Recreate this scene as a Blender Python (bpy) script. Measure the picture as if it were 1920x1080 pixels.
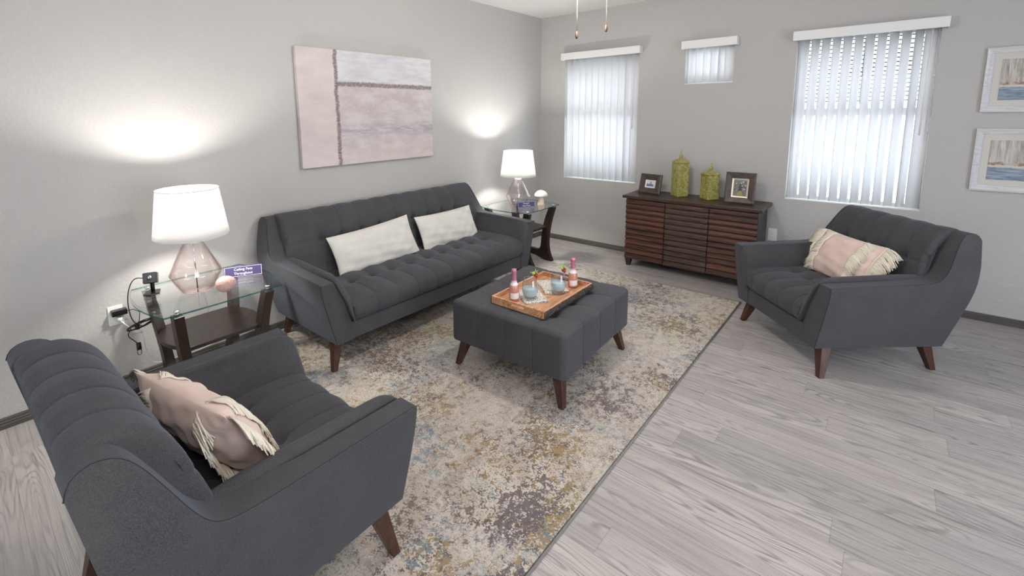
import bpy, bmesh, math, random
from mathutils import Vector, Matrix
random.seed(7)
S = bpy.context.scene
COL = S.collection
for o in list(bpy.data.objects): bpy.data.objects.remove(o, do_unlink=True)
sin, cos, pi = math.sin, math.cos, math.pi

# ------------------------------------------------------------ camera
cam_d = bpy.data.cameras.new('camera'); cam = bpy.data.objects.new('camera', cam_d); COL.objects.link(cam)
CP = Vector((3.34727, -4.98712, 1.59616)); yaw, pit, rol = -0.719718, 0.145848, 0.0123144
fw = Vector((sin(yaw)*cos(pit), cos(yaw)*cos(pit), -sin(pit)))
rt = Vector((cos(yaw), -sin(yaw), 0)); dn = fw.cross(rt)
R_ = cos(rol)*rt + sin(rol)*dn; D_ = -sin(rol)*rt + cos(rol)*dn
M = Matrix((( R_.x, -D_.x, -fw.x, CP.x), (R_.y, -D_.y, -fw.y, CP.y), (R_.z, -D_.z, -fw.z, CP.z), (0, 0, 0, 1)))
cam.matrix_world = M
cam_d.sensor_fit = 'HORIZONTAL'; cam_d.sensor_width = 36.0
cam_d.lens = 873.51/1920*36.0
cam_d.shift_x = (960-901.618)/1920; cam_d.shift_y = (340.796-540)/1920
cam_d.clip_start = 0.05
S.camera = cam

# ------------------------------------------------------------ view, world, lights
S.view_settings.view_transform = 'Standard'; S.view_settings.look = 'None'
S.view_settings.exposure = -0.30; S.view_settings.gamma = 1.0; S.view_settings.use_curve_mapping = False
W = bpy.data.worlds.new('daylight'); S.world = W; W.use_nodes = True
bg = W.node_tree.nodes['Background']; bg.inputs[0].default_value = (0.93, 0.96, 1.0, 1); bg.inputs[1].default_value = 7.0

def light(name, kind, loc, power, color, size=0.1, sizey=None, aim=None):
    d = bpy.data.lights.new(name, kind); o = bpy.data.objects.new(name, d); COL.objects.link(o)
    d.energy = power; d.color = color; o.location = loc
    if kind == 'POINT': d.shadow_soft_size = size
    if kind == 'AREA':
        d.size = size
        if sizey: d.shape = 'RECTANGLE'; d.size_y = sizey
    if aim: o.rotation_euler = (Vector(aim)-Vector(loc)).to_track_quat('-Z', 'Y').to_euler()
    return o
light('fan_bulb_light', 'POINT', (1.99, -2.55, 2.24), 60, (1.0, 0.92, 0.84), 0.05)
light('kitchen_downlight', 'AREA', (4.1, -5.0, 2.70), 56, (1.0, 0.93, 0.88), 1.2, aim=(3.9, -4.8, 0))
light('patio_daylight', 'AREA', (6.35, -3.2, 1.35), 26, (0.36, 0.56, 1.0), 1.9, 1.9, aim=(2.5, -2.6, 0.7))
light('rear_daylight', 'AREA', (3.2, -8.4, 1.6), 14, (0.55, 0.72, 1.0), 2.2, 1.6, aim=(1.5, -3.0, 1.0))
LAMPS = [(0.42, -4.135), (0.41, -1.035)]
for i, (x, y) in enumerate(LAMPS):
    light('lamp_bulb_light', 'POINT', (x, y, 1.105), 44, (1.0, 0.95, 0.89), 0.035)

# ------------------------------------------------------------ node helper
class NT:
    def __init__(s, name, disp=False):
        s.m = bpy.data.materials.new(name); s.m.use_nodes = True; s.t = s.m.node_tree; s.t.nodes.clear()
        s.out = s.t.nodes.new('ShaderNodeOutputMaterial')
    def n(s, typ, ins=None, **props):
        nd = s.t.nodes.new('ShaderNode'+typ)
        for k, v in props.items(): setattr(nd, k, v)
        if ins:
            for k, v in ins.items(): s.set(nd, k, v)
        return nd
    def set(s, nd, k, v):
        sock = nd.inputs[k]
        if hasattr(v, 'is_output') or isinstance(v, bpy.types.NodeSocket): s.t.links.new(v, sock)
        elif isinstance(v, (tuple, list)) and len(v) == 3 and sock.type == 'RGBA': sock.default_value = (*v, 1)
        else: sock.default_value = v
    def ndoti(s):
        g = s.n('NewGeometry'); d = s.n('VectorMath', {0: g.outputs['Normal'], 1: g.outputs['Incoming']}, operation='DOT_PRODUCT').outputs['Value']
        return s.math('ABSOLUTE', d)
    def schlick(s): return s.math('ADD', .04, s.math('MULTIPLY', s.math('POWER', s.math('SUBTRACT', 1.0, s.ndoti()), 5.0), .96))
    def geo(s): return s.n('NewGeometry').outputs['Position']
    def obj(s): return s.n('TexCoord').outputs['Object']
    def map(s, vec, scale=(1, 1, 1), rot=(0, 0, 0), loc=(0, 0, 0)):
        return s.n('Mapping', {'Vector': vec, 'Scale': scale, 'Rotation': rot, 'Location': loc}).outputs[0]
    def noise(s, vec, scale=5, detail=3, rough=.5, dist=0, w=None):
        nd = s.n('TexNoise', {'Vector': vec, 'Scale': scale, 'Detail': detail, 'Roughness': rough, 'Distortion': dist})
        return nd.outputs['Fac']
    def voro(s, vec, scale=5, feature='F1', out='Distance'):
        return s.n('TexVoronoi', {'Vector': vec, 'Scale': scale}, feature=feature).outputs[out]
    def math(s, op, a, b=0.0, c=0.0, clamp=False):
        nd = s.n('Math', operation=op, use_clamp=clamp); s.set(nd, 0, a); s.set(nd, 1, b)
        if op in ('MULTIPLY_ADD', 'WRAP', 'COMPARE', 'SMOOTH_MIN'): s.set(nd, 2, c)
        return nd.outputs[0]
    def mr(s, v, a, b, c=0.0, d=1.0, interp='LINEAR'):
        nd = s.n('MapRange', {'Value': v, 'From Min': a, 'From Max': b, 'To Min': c, 'To Max': d}, interpolation_type=interp); return nd.outputs[0]
    def mix(s, f, a, b, mode='MIX'):
        nd = s.n('Mix', data_type='RGBA', blend_type=mode); s.set(nd, 0, f); s.set(nd, 6, a); s.set(nd, 7, b); return nd.outputs[2]
    def ramp(s, f, stops, interp='LINEAR'):
        nd = s.n('ValToRGB', {'Fac': f}); cr = nd.color_ramp; cr.interpolation = interp
        while len(cr.elements) < len(stops): cr.elements.new(1.0)
        for e, (p, c) in zip(cr.elements, stops): e.position = p; e.color = (*c, 1)
        return nd.outputs[0]
    def sep(s, v): return s.n('SeparateXYZ', {'Vector': v}).outputs
    def comb(s, x=0., y=0., z=0.): return s.n('CombineXYZ', {'X': x, 'Y': y, 'Z': z}).outputs[0]
    def bump(s, h, strength=.3, dist=.01): return s.n('Bump', {'Height': h, 'Strength': strength, 'Distance': dist}).outputs[0]
    def bsdf(s, col, rough=.5, metal=0, normal=None, **k):
        ins = {'Base Color': col, 'Roughness': rough, 'Metallic': metal}
        if normal is not None: ins['Normal'] = normal
        ins.update({kk.replace('_', ' '): v for kk, v in k.items()})
        b = s.n('BsdfPrincipled', ins); return b.outputs[0]
    def done(s, sh): s.t.links.new(sh, s.out.inputs[0]); return s.m

def plain(name, col, rough=.5, metal=0, spec=.5, **k):
    t = NT(name); return t.done(t.bsdf(col, rough, metal, Specular_IOR_Level=spec, **k))

MAT = {}
def m_fabric():
    t = NT('charcoal_upholstery'); p = t.obj()
    n1 = t.noise(p, 420, 3, .75); n2 = t.noise(p, 6, 3, .6)
    wv = t.math('MULTIPLY', t.math('SINE', t.math('MULTIPLY', t.sep(p)[1], 2200)), t.math('SINE', t.math('MULTIPLY', t.math('ADD', t.sep(p)[0], t.sep(p)[2]), 2200)))
    c = t.mix(t.mr(n1, .36, .64), (.026, .026, .029), (.078, .077, .080))
    c = t.mix(t.mr(n2, .35, .7), c, t.mix(.5, c, (.075, .073, .072)))
    b = t.bump(t.math('ADD', n1, t.math('MULTIPLY', wv, .3)), .25, .0012)
    return t.done(t.bsdf(c, .85, 0, b, Sheen_Weight=.15, Sheen_Roughness=.5, Sheen_Tint=(.6, .68, .9, 1), Specular_IOR_Level=.25))
MAT['fabric'] = m_fabric()
MAT['welt'] = plain('charcoal_piping', (.032, .034, .039), .9, spec=.2)
def m_wood(name, a, b, scale=(3, 30, 30), rough=.4, spec=.5, bump=.15, coat=0):
    t = NT(name); p = t.map(t.obj(), scale)
    n = t.noise(p, 2.2, 6, .62, .6); f = t.noise(p, 14, 3, .6)
    c = t.mix(t.mr(t.math('ADD', t.math('MULTIPLY', n, .75), t.math('MULTIPLY', f, .25)), .35, .65), a, b)
    return t.done(t.bsdf(c, rough, 0, t.bump(f, bump, .001), Specular_IOR_Level=spec, Coat_Weight=coat, Coat_Roughness=.25))
MAT['leg'] = m_wood('dark_walnut_leg', (.028, .010, .006), (.085, .030, .016), (25, 25, 4), .35)
MAT['espresso'] = m_wood('espresso_wood', (.012, .007, .005), (.038, .021, .015), (4, 28, 28), .35)
MAT['espresso_v'] = m_wood('espresso_wood_upright', (.012, .007, .005), (.036, .018, .012), (28, 28, 4), .4)
def m_console(name, a, b, c2):
    t = NT(name); p = t.obj(); z = t.sep(p)[2]
    row = t.math('FLOOR', t.math('DIVIDE', t.math('SUBTRACT', z, .08), .0527/2))
    q = t.n('VectorMath', {0: p, 1: t.comb(t.math('MULTIPLY', row, 3.7), 0., t.math('MULTIPLY', row, 1.3))}, operation='ADD').outputs[0]
    n = t.noise(t.map(q, (3, 22, 40)), 2.0, 6, .65, .8); f = t.noise(t.map(q, (8, 60, 160)), 3, 3, .6)
    rr = t.n('TexWhiteNoise', {'W': row}, noise_dimensions='1D').outputs[0]
    c = t.mix(t.mr(n, .38, .66), a, b)
    c = t.mix(t.mr(t.math('ADD', t.math('MULTIPLY', n, .5), t.math('MULTIPLY', rr, .5)), .52, .75), c, c2)
    return t.done(t.bsdf(c, .42, 0, t.bump(f, .4, .002), Specular_IOR_Level=.45))
MAT['slat_red'] = m_console('reddish_slat_wood', (.022, .010, .007), (.105, .040, .026), (.150, .052, .031))
MAT['slat_brown'] = m_console('brown_slat_wood', (.022, .012, .009), (.125, .062, .038), (.066, .046, .038))
MAT['console_top'] = m_wood('dark_plank_top', (.022, .013, .010), (.075, .042, .030), (3, 26, 26), .38)
MAT['console_side'] = m_wood('dark_console_side', (.016, .012, .012), (.05, .034, .028), (26, 26, 3), .45)

def m_wall():
    t = NT('textured_greige_paint'); p = t.geo()
    n = t.noise(p, 55, 3, .55); v = t.voro(t.map(p, (1, 1, 1)), 70)
    n2 = t.noise(p, 22, 2, .5)
    h = t.math('ADD', t.mr(n, .42, .62), t.math('MULTIPLY', n2, .6))
    return t.done(t.bsdf((.455, .445, .428), .6, 0, t.bump(h, .2, .005), Specular_IOR_Level=.3))
MAT['wall'] = m_wall()
def m_ceil():
    t = NT('white_ceiling_paint'); p = t.geo()
    return t.done(t.bsdf((.74, .73, .71), .8, 0, t.bump(t.noise(p, 60, 3, .5), .2, .004)))
MAT['ceil'] = m_ceil()
MAT['base'] = m_wood('grey_brown_baseboard', (.05, .045, .038), (.095, .088, .078), (2, 2, 30), .45)
MAT['white'] = plain('white_vinyl', (.78, .79, .82), .35)
MAT['white_paint'] = plain('white_plate', (.82, .82, .80), .35)

def m_floor():
    t = NT('grey_oak_planks'); p = t.geo(); x, y, z = t.sep(p)
    pw, pl = .15, 1.22
    ry = t.math('DIVIDE', t.math('ADD', y, .01), pw); row = t.math('FLOOR', ry)
    rn = t.n('TexWhiteNoise', {'W': row}, noise_dimensions='1D').outputs[0]
    rx = t.math('ADD', t.math('DIVIDE', x, pl), t.math('MULTIPLY', rn, 7.31)); ci = t.math('FLOOR', rx)
    pid = t.n('TexWhiteNoise', {'Vector': t.comb(row, ci, 0.)}, noise_dimensions='2D')
    idv = pid.outputs['Value']
    fy = t.math('FRACT', ry); fx = t.math('FRACT', rx)
    off = t.math('MULTIPLY', idv, 37.0)
    q = t.comb(t.math('ADD', x, off), t.math('ADD', y, off), t.math('MULTIPLY', idv, 9))
    # cathedral grain: contour lines of a smooth stretched field
    base = t.noise(t.map(q, (1.1, 9.0, 1)), 1.0, 1.2, .45, .35)
    ring = t.math('SINE', t.math('MULTIPLY', t.math('ADD', base, t.math('MULTIPLY', t.noise(t.map(q, (3, 60, 1)), 1, 2, .5), .03)), 120))
    ringm = t.mr(ring, .15, 1.0)
    streak = t.noise(t.map(q, (1.2, 62, 1)), 1.0, 4, .65, .15)
    fine = t.noise(t.map(q, (9, 420, 1)), 1.0, 2, .6)
    cloud = t.noise(t.map(q, (1.3, 7, 1)), 1.2, 3, .6)
    dark = t.math('ADD', t.math('MULTIPLY', ringm, t.mr(cloud, .40, .62, .10, .62)), t.math('MULTIPLY', t.mr(streak, .48, .72), .6), clamp=True)
    dark = t.math('ADD', dark, t.math('MULTIPLY', t.mr(fine, .45, .7), .22), clamp=True)
    light_ = t.mix(t.mr(cloud, .3, .7), (.40, .368, .35), (.575, .538, .515))
    light_ = t.mix(t.math('MULTIPLY', idv, .62), light_, (.31, .295, .29))
    c = t.mix(t.math('MULTIPLY', dark, .88), light_, (.165, .155, .150))
    ey = t.math('MINIMUM', fy, t.math('SUBTRACT', 1., fy)); ex = t.math('MINIMUM', fx, t.math('SUBTRACT', 1., fx))
    seam = t.math('MAXIMUM', t.mr(ey, .0, .009, 1, 0), t.mr(ex, .0, .0013, 1, 0))
    c = t.mix(t.math('MULTIPLY', seam, .55), c, (.12, .11, .105))
    h = t.math('SUBTRACT', t.math('MULTIPLY', dark, -.25), seam)
    return t.done(t.bsdf(c, t.mr(dark, 0, 1, .36, .5), 0, t.bump(h, .2, .0015), Specular_IOR_Level=.42))
MAT['floor'] = m_floor()

def m_rug():
    t = NT('distressed_abstract_pile'); p = t.geo()
    p = t.n('VectorMath', {0: p, 1: (3.3, 1.7, 0)}, operation='ADD').outputs[0]
    stip = t.noise(p, 125, 1, .5); grit = t.noise(p, 45, 3, .7)
    sy = t.noise(t.map(p, (16, 3.2, 1)), 2.2, 4, .75, .4); sx = t.noise(t.map(p, (3.2, 16, 1)), 2.2, 4, .75, .4)
    med = t.noise(p, 48, 2, .6)
    def mask(seed, sc, wl, thr, mp=(1, 1, 1), ws=.55, wm=.60, soft=.03, ls=1.1):
        hi = t.noise(t.map(p, mp, (0, 0, 0), (seed*3.1, seed*1.7, seed)), sc, 4, .65, .4)
        lo = t.noise(t.map(p, (1, 1, 1), (0, 0, 0), (seed*5.3, -seed*2.9, seed)), ls, 2, .5, .3)
        v = t.math('ADD', t.math('SUBTRACT', hi, .5), t.math('MULTIPLY', t.math('SUBTRACT', lo, .5), wl))
        v = t.math('ADD', v, t.math('MULTIPLY', t.math('SUBTRACT', stip, .5), ws))
        v = t.math('ADD', v, t.math('MULTIPLY', t.math('SUBTRACT', med, .5), wm))
        return t.mr(v, thr, thr+soft)
    cream = t.mix(t.mr(t.noise(p, 6.0, 4, .7), .4, .6), (.56, .505, .44), (.43, .37, .325))
    c = t.mix(t.math('MULTIPLY', mask(1, 3.0, .9, .02, (3.5, .8, 1), soft=.09), .65), cream, (.34, .285, .255))
    c = t.mix(t.math('MULTIPLY', mask(12, 3.0, .7, .07, (8, .5, 1), soft=.05), .5), c, (.25, .205, .20))
    c = t.mix(t.math('MULTIPLY', mask(4, 22.0, 1.0, .085, (.7, 1.5, 1), ls=1.9), .75), c, (.25, .335, .355))
    c = t.mix(t.math('MULTIPLY', mask(2, 22.0, 1.1, .075, (1.5, .8, 1), ls=1.5), .85), c, (.30, .20, .075))
    c = t.mix(t.math('MULTIPLY', mask(3, 20.0, 1.5, .14, ls=1.2), .8), c, (.215, .195, .07))
    c = t.mix(t.math('MULTIPLY', mask(14, 16.0, 1.2, .17, (.6, 1.8, 1), ls=1.7), .8), c, (.15, .22, .28))
    c = t.mix(t.math('MULTIPLY', mask(5, 20.0, 1.1, .12, (1.5, .7, 1), ls=1.6), .85), c, (.105, .085, .10))
    c = t.mix(t.math('MULTIPLY', mask(6, 30.0, .8, .10, ls=2.2), .75), c, (.12, .08, .05))
    c = t.mix(t.math('MULTIPLY', mask(7, 24.0, 1.0, .07, ls=2.0), .7), c, (.60, .55, .49))
    c = t.mix(t.mr(stip, .50, .66, 0, .45), c, (.21, .175, .155))
    return t.done(t.bsdf(c, .95, 0, t.bump(t.math('ADD', stip, grit), .5, .003), Specular_IOR_Level=.1, Sheen_Weight=.2))
MAT['rug'] = m_rug()
MAT['rug_edge'] = plain('grey_rug_binding', (.23, .225, .205), .9, spec=.1)

def thin_glass(name, tint, edge=.08, ior=1.45, rough=.0, strength=1.0):
    t = NT(name)
    tr = t.n('BsdfTransparent', {'Color': (*tint, 1)}).outputs[0]
    gl = t.n('BsdfGlossy', {'Color': (1, 1, 1, 1), 'Roughness': rough}).outputs[0]
    f = t.math('MULTIPLY', t.schlick(), strength, clamp=True)
    mx = t.n('MixShader', {0: f, 1: tr, 2: gl})
    return t.done(mx.outputs[0])
MAT['pane'] = thin_glass('window_glass', (.93, .96, .96))
MAT['table_glass'] = thin_glass('clear_table_glass', (.975, .99, .985), ior=1.5, strength=1.1)
MAT['drink_glass'] = thin_glass('clear_drinking_glass', (.955, .965, .97), ior=1.5, strength=1.3)
MAT['frame_glass'] = thin_glass('frame_glass', (.97, .97, .97), strength=.2)
def m_glass_edge():
    t = NT('green_glass_edge')
    a = t.bsdf((.015, .085, .075), .12, 0, Specular_IOR_Level=.9); b = t.n('BsdfTransparent', {'Color': (.25, .6, .55, 1)}).outputs[0]
    return t.done(t.n('MixShader', {0: .45, 1: a, 2: b}).outputs[0])
MAT['glass_edge'] = m_glass_edge()
def m_blush():
    t = NT('blush_tinted_glass')
    col = t.mix(t.math('POWER', t.math('SUBTRACT', 1.0, t.ndoti()), 3.0), (.982, .962, .958), (.80, .65, .64))
    tr = t.n('BsdfTransparent', {'Color': col}).outputs[0]
    gl = t.n('BsdfGlossy', {'Color': (1, .97, .97, 1), 'Roughness': .05}).outputs[0]
    return t.done(t.n('MixShader', {0: t.math('MULTIPLY', t.schlick(), 1.2, clamp=True), 1: tr, 2: gl}).outputs[0])
MAT['blush'] = m_blush()
def m_trans(name, col, tw=.5, rough=.9, bump=None, tcol=None):
    t = NT(name); p = t.obj()
    d = t.n('BsdfDiffuse', {'Color': (*col, 1)}); tr = t.n('BsdfTranslucent', {'Color': (*(tcol or col), 1)})
    if bump:
        b = t.bump(t.noise(t.map(p, (1, 1, 1)), bump, 2, .6), .2, .001); t.set(d, 'Normal', b)
    return t.done(t.n('MixShader', {0: tw, 1: d.outputs[0], 2: tr.outputs[0]}).outputs[0])
MAT['shade'] = m_trans('white_linen_shade', (.86, .855, .85), .55, bump=500)
MAT['blind'] = m_trans('white_blind_vinyl', (.82, .82, .83), .24, tcol=(.90, .91, .94))
MAT['valance'] = plain('white_valance', (.74, .74, .735), .5)
MAT['chrome'] = plain('chrome', (.75, .75, .75), .15, 1)
MAT['silver'] = m_wood('brushed_silver_frame', (.50, .50, .52), (.72, .72, .73), (3, 40, 40), .3)
MAT['black'] = plain('black_plastic', (.008, .008, .009), .3)
MAT['black_soft'] = plain('black_cable', (.010, .010, .011), .5)
MAT['lens'] = plain('dark_lens', (.03, .03, .035), .12)
def m_pillow(name, a, b, sheen=.3):
    t = NT(name); p = t.obj()
    n = t.noise(p, 7, 3, .55, .6); f = t.noise(p, 320, 2, .6)
    c = t.mix(t.mr(n, .35, .7), a, b)
    return t.done(t.bsdf(c, .9, 0, t.bump(t.math('ADD', t.math('MULTIPLY', n, .6), t.math('MULTIPLY', f, .03)), .35, .015), Sheen_Weight=sheen, Specular_IOR_Level=.15))
MAT['ivory'] = m_pillow('ivory_velvet', (.60, .58, .53), (.66, .64, .59))
MAT['pink'] = m_pillow('blush_cotton', (.68, .515, .455), (.76, .59, .53))
MAT['fringe'] = plain('cream_cotton_fringe', (.80, .74, .63), .95, spec=.1)

# ------------------------------------------------------------ mesh helpers
def link(name, me, mats, parent=None, smooth=True, bevel=0, seg=2, angle=35, sub=0, label=None):
    if not isinstance(mats, (list, tuple)): mats = [mats]
    for m in mats: me.materials.append(m)
    o = bpy.data.objects.new(name, me); COL.objects.link(o)
    if parent: o.parent = parent
    if smooth:
        for p in me.polygons: p.use_smooth = True
    if bevel:
        b = o.modifiers.new('bevel', 'BEVEL'); b.width = bevel; b.segments = seg; b.limit_method = 'ANGLE'; b.angle_limit = math.radians(angle)
    if sub:
        s = o.modifiers.new('sub', 'SUBSURF'); s.levels = sub; s.render_levels = sub
    if bevel and smooth:
        w = o.modifiers.new('wn', 'WEIGHTED_NORMAL'); w.keep_sharp = False
    if label: o['label'] = label
    return o
class B:
    """collects geometry for ONE mesh"""
    def __init__(s): s.v = []; s.f = []; s.mi = []
    def add(s, vs, fs, mi=0):
        k = len(s.v); s.v += [tuple(v) for v in vs]; s.f += [tuple(i+k for i in f) for f in fs]; s.mi += [mi]*len(fs); return s
    def box(s, c, d, mi=0, mat=None):
        x, y, z = d[0]/2, d[1]/2, d[2]/2
        vs = [Vector((a, b, e)) for a in (-x, x) for b in (-y, y) for e in (-z, z)]
        if mat is not None: vs = [mat @ v for v in vs]
        vs = [v+Vector(c) for v in vs]
        return s.add(vs, [(0, 1, 3, 2), (4, 6, 7, 5), (0, 4, 5, 1), (2, 3, 7, 6), (0, 2, 6, 4), (1, 5, 7, 3)], mi)
    def bx(s, x0, x1, y0, y1, z0, z1, mi=0): return s.box(((x0+x1)/2, (y0+y1)/2, (z0+z1)/2), (x1-x0, y1-y0, z1-z0), mi)
    def grid(s, P, closed_u=False, closed_v=False, mi=0, flip=False):
        nu, nv = len(P), len(P[0]); vs = [q for r in P for q in r]; fs = []
        for i in range(nu if closed_u else nu-1):
            for j in range(nv if closed_v else nv-1):
                a, b = i*nv+j, ((i+1) % nu)*nv+j; c, d = ((i+1) % nu)*nv+(j+1) % nv, i*nv+(j+1) % nv
                fs.append((a, d, c, b) if flip else (a, b, c, d))
        return s.add(vs, fs, mi)
    def lathe(s, prof, n=32, c=(0, 0, 0), mi=0, mat=None, cap=True):
        P = []
        for r, z in prof:
            row = []
            for k in range(n):
                v = Vector((r*cos(2*pi*k/n), r*sin(2*pi*k/n), z))
                if mat is not None: v = mat @ v
                row.append(v+Vector(c))
            P.append(row)
        s.grid(P, closed_v=True, mi=mi, flip=True)
        if cap:
            k = len(s.v)-len(P)*n
            s.f.append(tuple(k+i for i in reversed(range(n)))); s.mi.append(mi)
            s.f.append(tuple(k+(len(P)-1)*n+i for i in range(n))); s.mi.append(mi)
        return s
    def tube(s, pts, r, n=8, mi=0, closed=False):
        pts = [Vector(p) for p in pts]; P = []; up = Vector((0, 0, 1)); m = len(pts)
        prev = None
        for i, p in enumerate(pts):
            a = pts[(i-1) % m] if (closed or i > 0) else pts[0]; b = pts[(i+1) % m] if (closed or i < m-1) else pts[-1]
            t = (b-a).normalized() if (b-a).length > 1e-9 else Vector((0, 0, 1))
            if prev is None:
                u = t.cross(up)
                if u.length < .1: u = t.cross(Vector((1, 0, 0)))
                u.normalize()
            else:
                u = (prev-t*prev.dot(t)); u = u.normalized() if u.length > 1e-6 else t.orthogonal().normalized()
            prev = u; w = t.cross(u); rr = r[i] if isinstance(r, (list, tuple)) else r
            P.append([p+(u*cos(2*pi*k/n)+w*sin(2*pi*k/n))*rr for k in range(n)])
        s.grid(P, closed_u=closed, closed_v=True, mi=mi, flip=True)
        if not closed:
            k = len(s.v)-m*n; s.f.append(tuple(k+i for i in reversed(range(n)))); s.mi.append(mi)
            s.f.append(tuple(k+(m-1)*n+i for i in range(n))); s.mi.append(mi)
        return s
    def prism(s, poly, h0, h1, axis='z', mi=0, f=None):
        """poly in 2D extruded along axis; axis z: (x,y) ; y: (x,z) ; x: (y,z)"""
        def mk(a, b, h):
            return {'z': (a, b, h), 'y': (a, h, b), 'x': (h, a, b)}[axis]
        n = len(poly); vs = [mk(a, b, h0) for a, b in poly]+[mk(a, b, h1) for a, b in poly]
        fs = [tuple(range(n)), tuple(reversed(range(n, 2*n)))]+[(i, i+n, (i+1) % n+n, (i+1) % n) for i in range(n)]
        return s.add(vs, fs, mi)
    def me(s, name='m'):
        me = bpy.data.meshes.new(name); me.from_pydata(s.v, [], s.f); me.update()
        bm = bmesh.new(); bm.from_mesh(me); bmesh.ops.recalc_face_normals(bm, faces=bm.faces[:]); bm.to_mesh(me); bm.free()
        if any(s.mi):
            for p, m in zip(me.polygons, s.mi): p.material_index = m
        return me
    def out(s, name, mats, parent=None, **k): return link(name, s.me(name), mats, parent, **k)

def thing(name, label, cat, loc=(0, 0, 0), rz=0, group=None):
    o = bpy.data.objects.new(name, None); COL.objects.link(o); o.empty_display_size = .1
    o.location = loc; o.rotation_euler = (0, 0, rz); o['label'] = label; o['category'] = cat
    if group: o['group'] = group
    return o
def tag(o, label, cat, group=None, kind=None):
    o['label'] = label; o['category'] = cat
    if group: o['group'] = group
    if kind: o['kind'] = kind
    return o
def struct(o): o['kind'] = 'structure'; return o
def kids(o): return [c for c in bpy.data.objects if c.parent == o]
def dup(o, parent=None):
    c = o.copy(); COL.objects.link(c); c.parent = parent
    for ch in kids(o): dup(ch, c)
    return c
def resample(pts, n):
    pts = [Vector(p) for p in pts]; L = [0]
    for a, b in zip(pts, pts[1:]): L.append(L[-1]+(b-a).length)
    out = []; j = 0
    for i in range(n):
        s = L[-1]*i/(n-1)
        while j < len(L)-2 and L[j+1] < s: j += 1
        f = (s-L[j])/max(L[j+1]-L[j], 1e-9); out.append(pts[j].lerp(pts[j+1], min(max(f, 0), 1)))
    return out
def chaikin(pts, it=2, closed=False):
    pts = [Vector(p) for p in pts]
    for _ in range(it):
        q = [] if closed else [pts[0]]
        rng = range(len(pts)) if closed else range(len(pts)-1)
        for i in rng:
            a, b = pts[i], pts[(i+1) % len(pts)]; q += [a*.75+b*.25, a*.25+b*.75]
        if not closed: q.append(pts[-1])
        pts = q
    return pts

# ------------------------------------------------------------ room
RX, RY, H = 6.0, -8.0, 2.74
b = B(); b.bx(-.1, RX+.1, RY-.1, .25, -.12, 0); struct(b.out('floor', MAT['floor'], smooth=False))
b = B(); b.bx(-.1, RX+.1, RY-.1, .25, H, H+.1); struct(b.out('ceiling', MAT['ceil'], smooth=False))
b = B(); b.bx(-.12, 0, RY, .2, 0, H); struct(b.out('wall_left', MAT['wall'], smooth=False))
WIN = [(0.345, 1.257, .80, 2.24), (1.735, 2.178, 1.862, 2.24), (2.673, 3.575, .79, 2.215)]
def wall_holes(x0, x1, holes, f):
    bb = B(); xs = [x0]
    for h in holes: xs += [h[0], h[1]]
    xs.append(x1)
    for i in range(0, len(xs), 2): f(bb, xs[i], xs[i+1], 0, H)
    for h in holes: f(bb, h[0], h[1], 0, h[2]); f(bb, h[0], h[1], h[3], H)
    return bb
bb = wall_holes(0, RX, WIN, lambda q, a, c, z0, z1: q.bx(a, c, 0, .16, z0, z1)); struct(bb.out('wall_back', MAT['wall'], smooth=False))
bb = wall_holes(RY, 0, [(-4.3, -2.1, .02, 2.1)], lambda q, a, c, z0, z1: q.bx(RX, RX+.14, a, c, z0, z1)); struct(bb.out('wall_right', MAT['wall'], smooth=False))
bb = wall_holes(0, RX, [(2.0, 4.4, .9, 2.3)], lambda q, a, c, z0, z1: q.bx(a, c, RY-.14, RY, z0, z1)); struct(bb.out('wall_rear', MAT['wall'], smooth=False))
# baseboards (moulded profile)
prof = [(0, 0), (.014, 0), (.014, .022), (.011, .026), (.011, .036), (.008, .040), (.008, .050), (.003, .058), (0, .058)]
struct(B().prism([(-a, z) for a, z in prof], 0, RX, 'x').out('baseboard_back', MAT['base'], smooth=False))
bl = B(); bl.prism([(a, z) for a, z in prof], RY, 0, 'y'); struct(bl.out('baseboard_left', MAT['base'], smooth=False))
# windows
for i, (x0, x1, z0, z1) in enumerate(WIN):
    t = bpy.data.objects.new('window_%d' % (i+1), None); COL.objects.link(t); struct(t); t.location = ((x0+x1)/2, .12, z0)
    w, h = x1-x0, z1-z0; f = B(); fr = .035
    f.bx(-w/2, -w/2+fr, -.03, .03, 0, h); f.bx(w/2-fr, w/2, -.03, .03, 0, h); f.bx(-w/2+fr, w/2-fr, -.03, .03, 0, fr); f.bx(-w/2+fr, w/2-fr, -.03, .03, h-fr, h)
    if h > 1: f.bx(-w/2+fr, w/2-fr, -.03, .03, 1.54-z0, 1.60-z0)
    f.out('window_frame', MAT['white'], t, smooth=False, bevel=.003)
    B().bx(-w/2+fr, w/2-fr, .004, .010, fr, h-fr).out('pane', MAT['pane'], t, smooth=False)
    B().bx(-w/2, w/2, -.12, -.03, -.001, .004).out('window_sill', MAT['white_paint'], t, smooth=False)

# slatted shade outside the upper sashes
for i, (x0, x1, z0, z1) in enumerate([WIN[0], WIN[2]]):
    b = B()
    for k in range(17): b.bx(x0-.2, x1+.2, .42, .435, 1.66+k*.036, 1.66+k*.036+.012)
    for xx in (x0-.2, (x0+x1)/2, x1+.2): b.bx(xx-.01, xx+.01, .41, .445, 1.64, 2.30)
    struct(b.out('trim_%d' % (i+1), MAT['base'], smooth=False))
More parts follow.
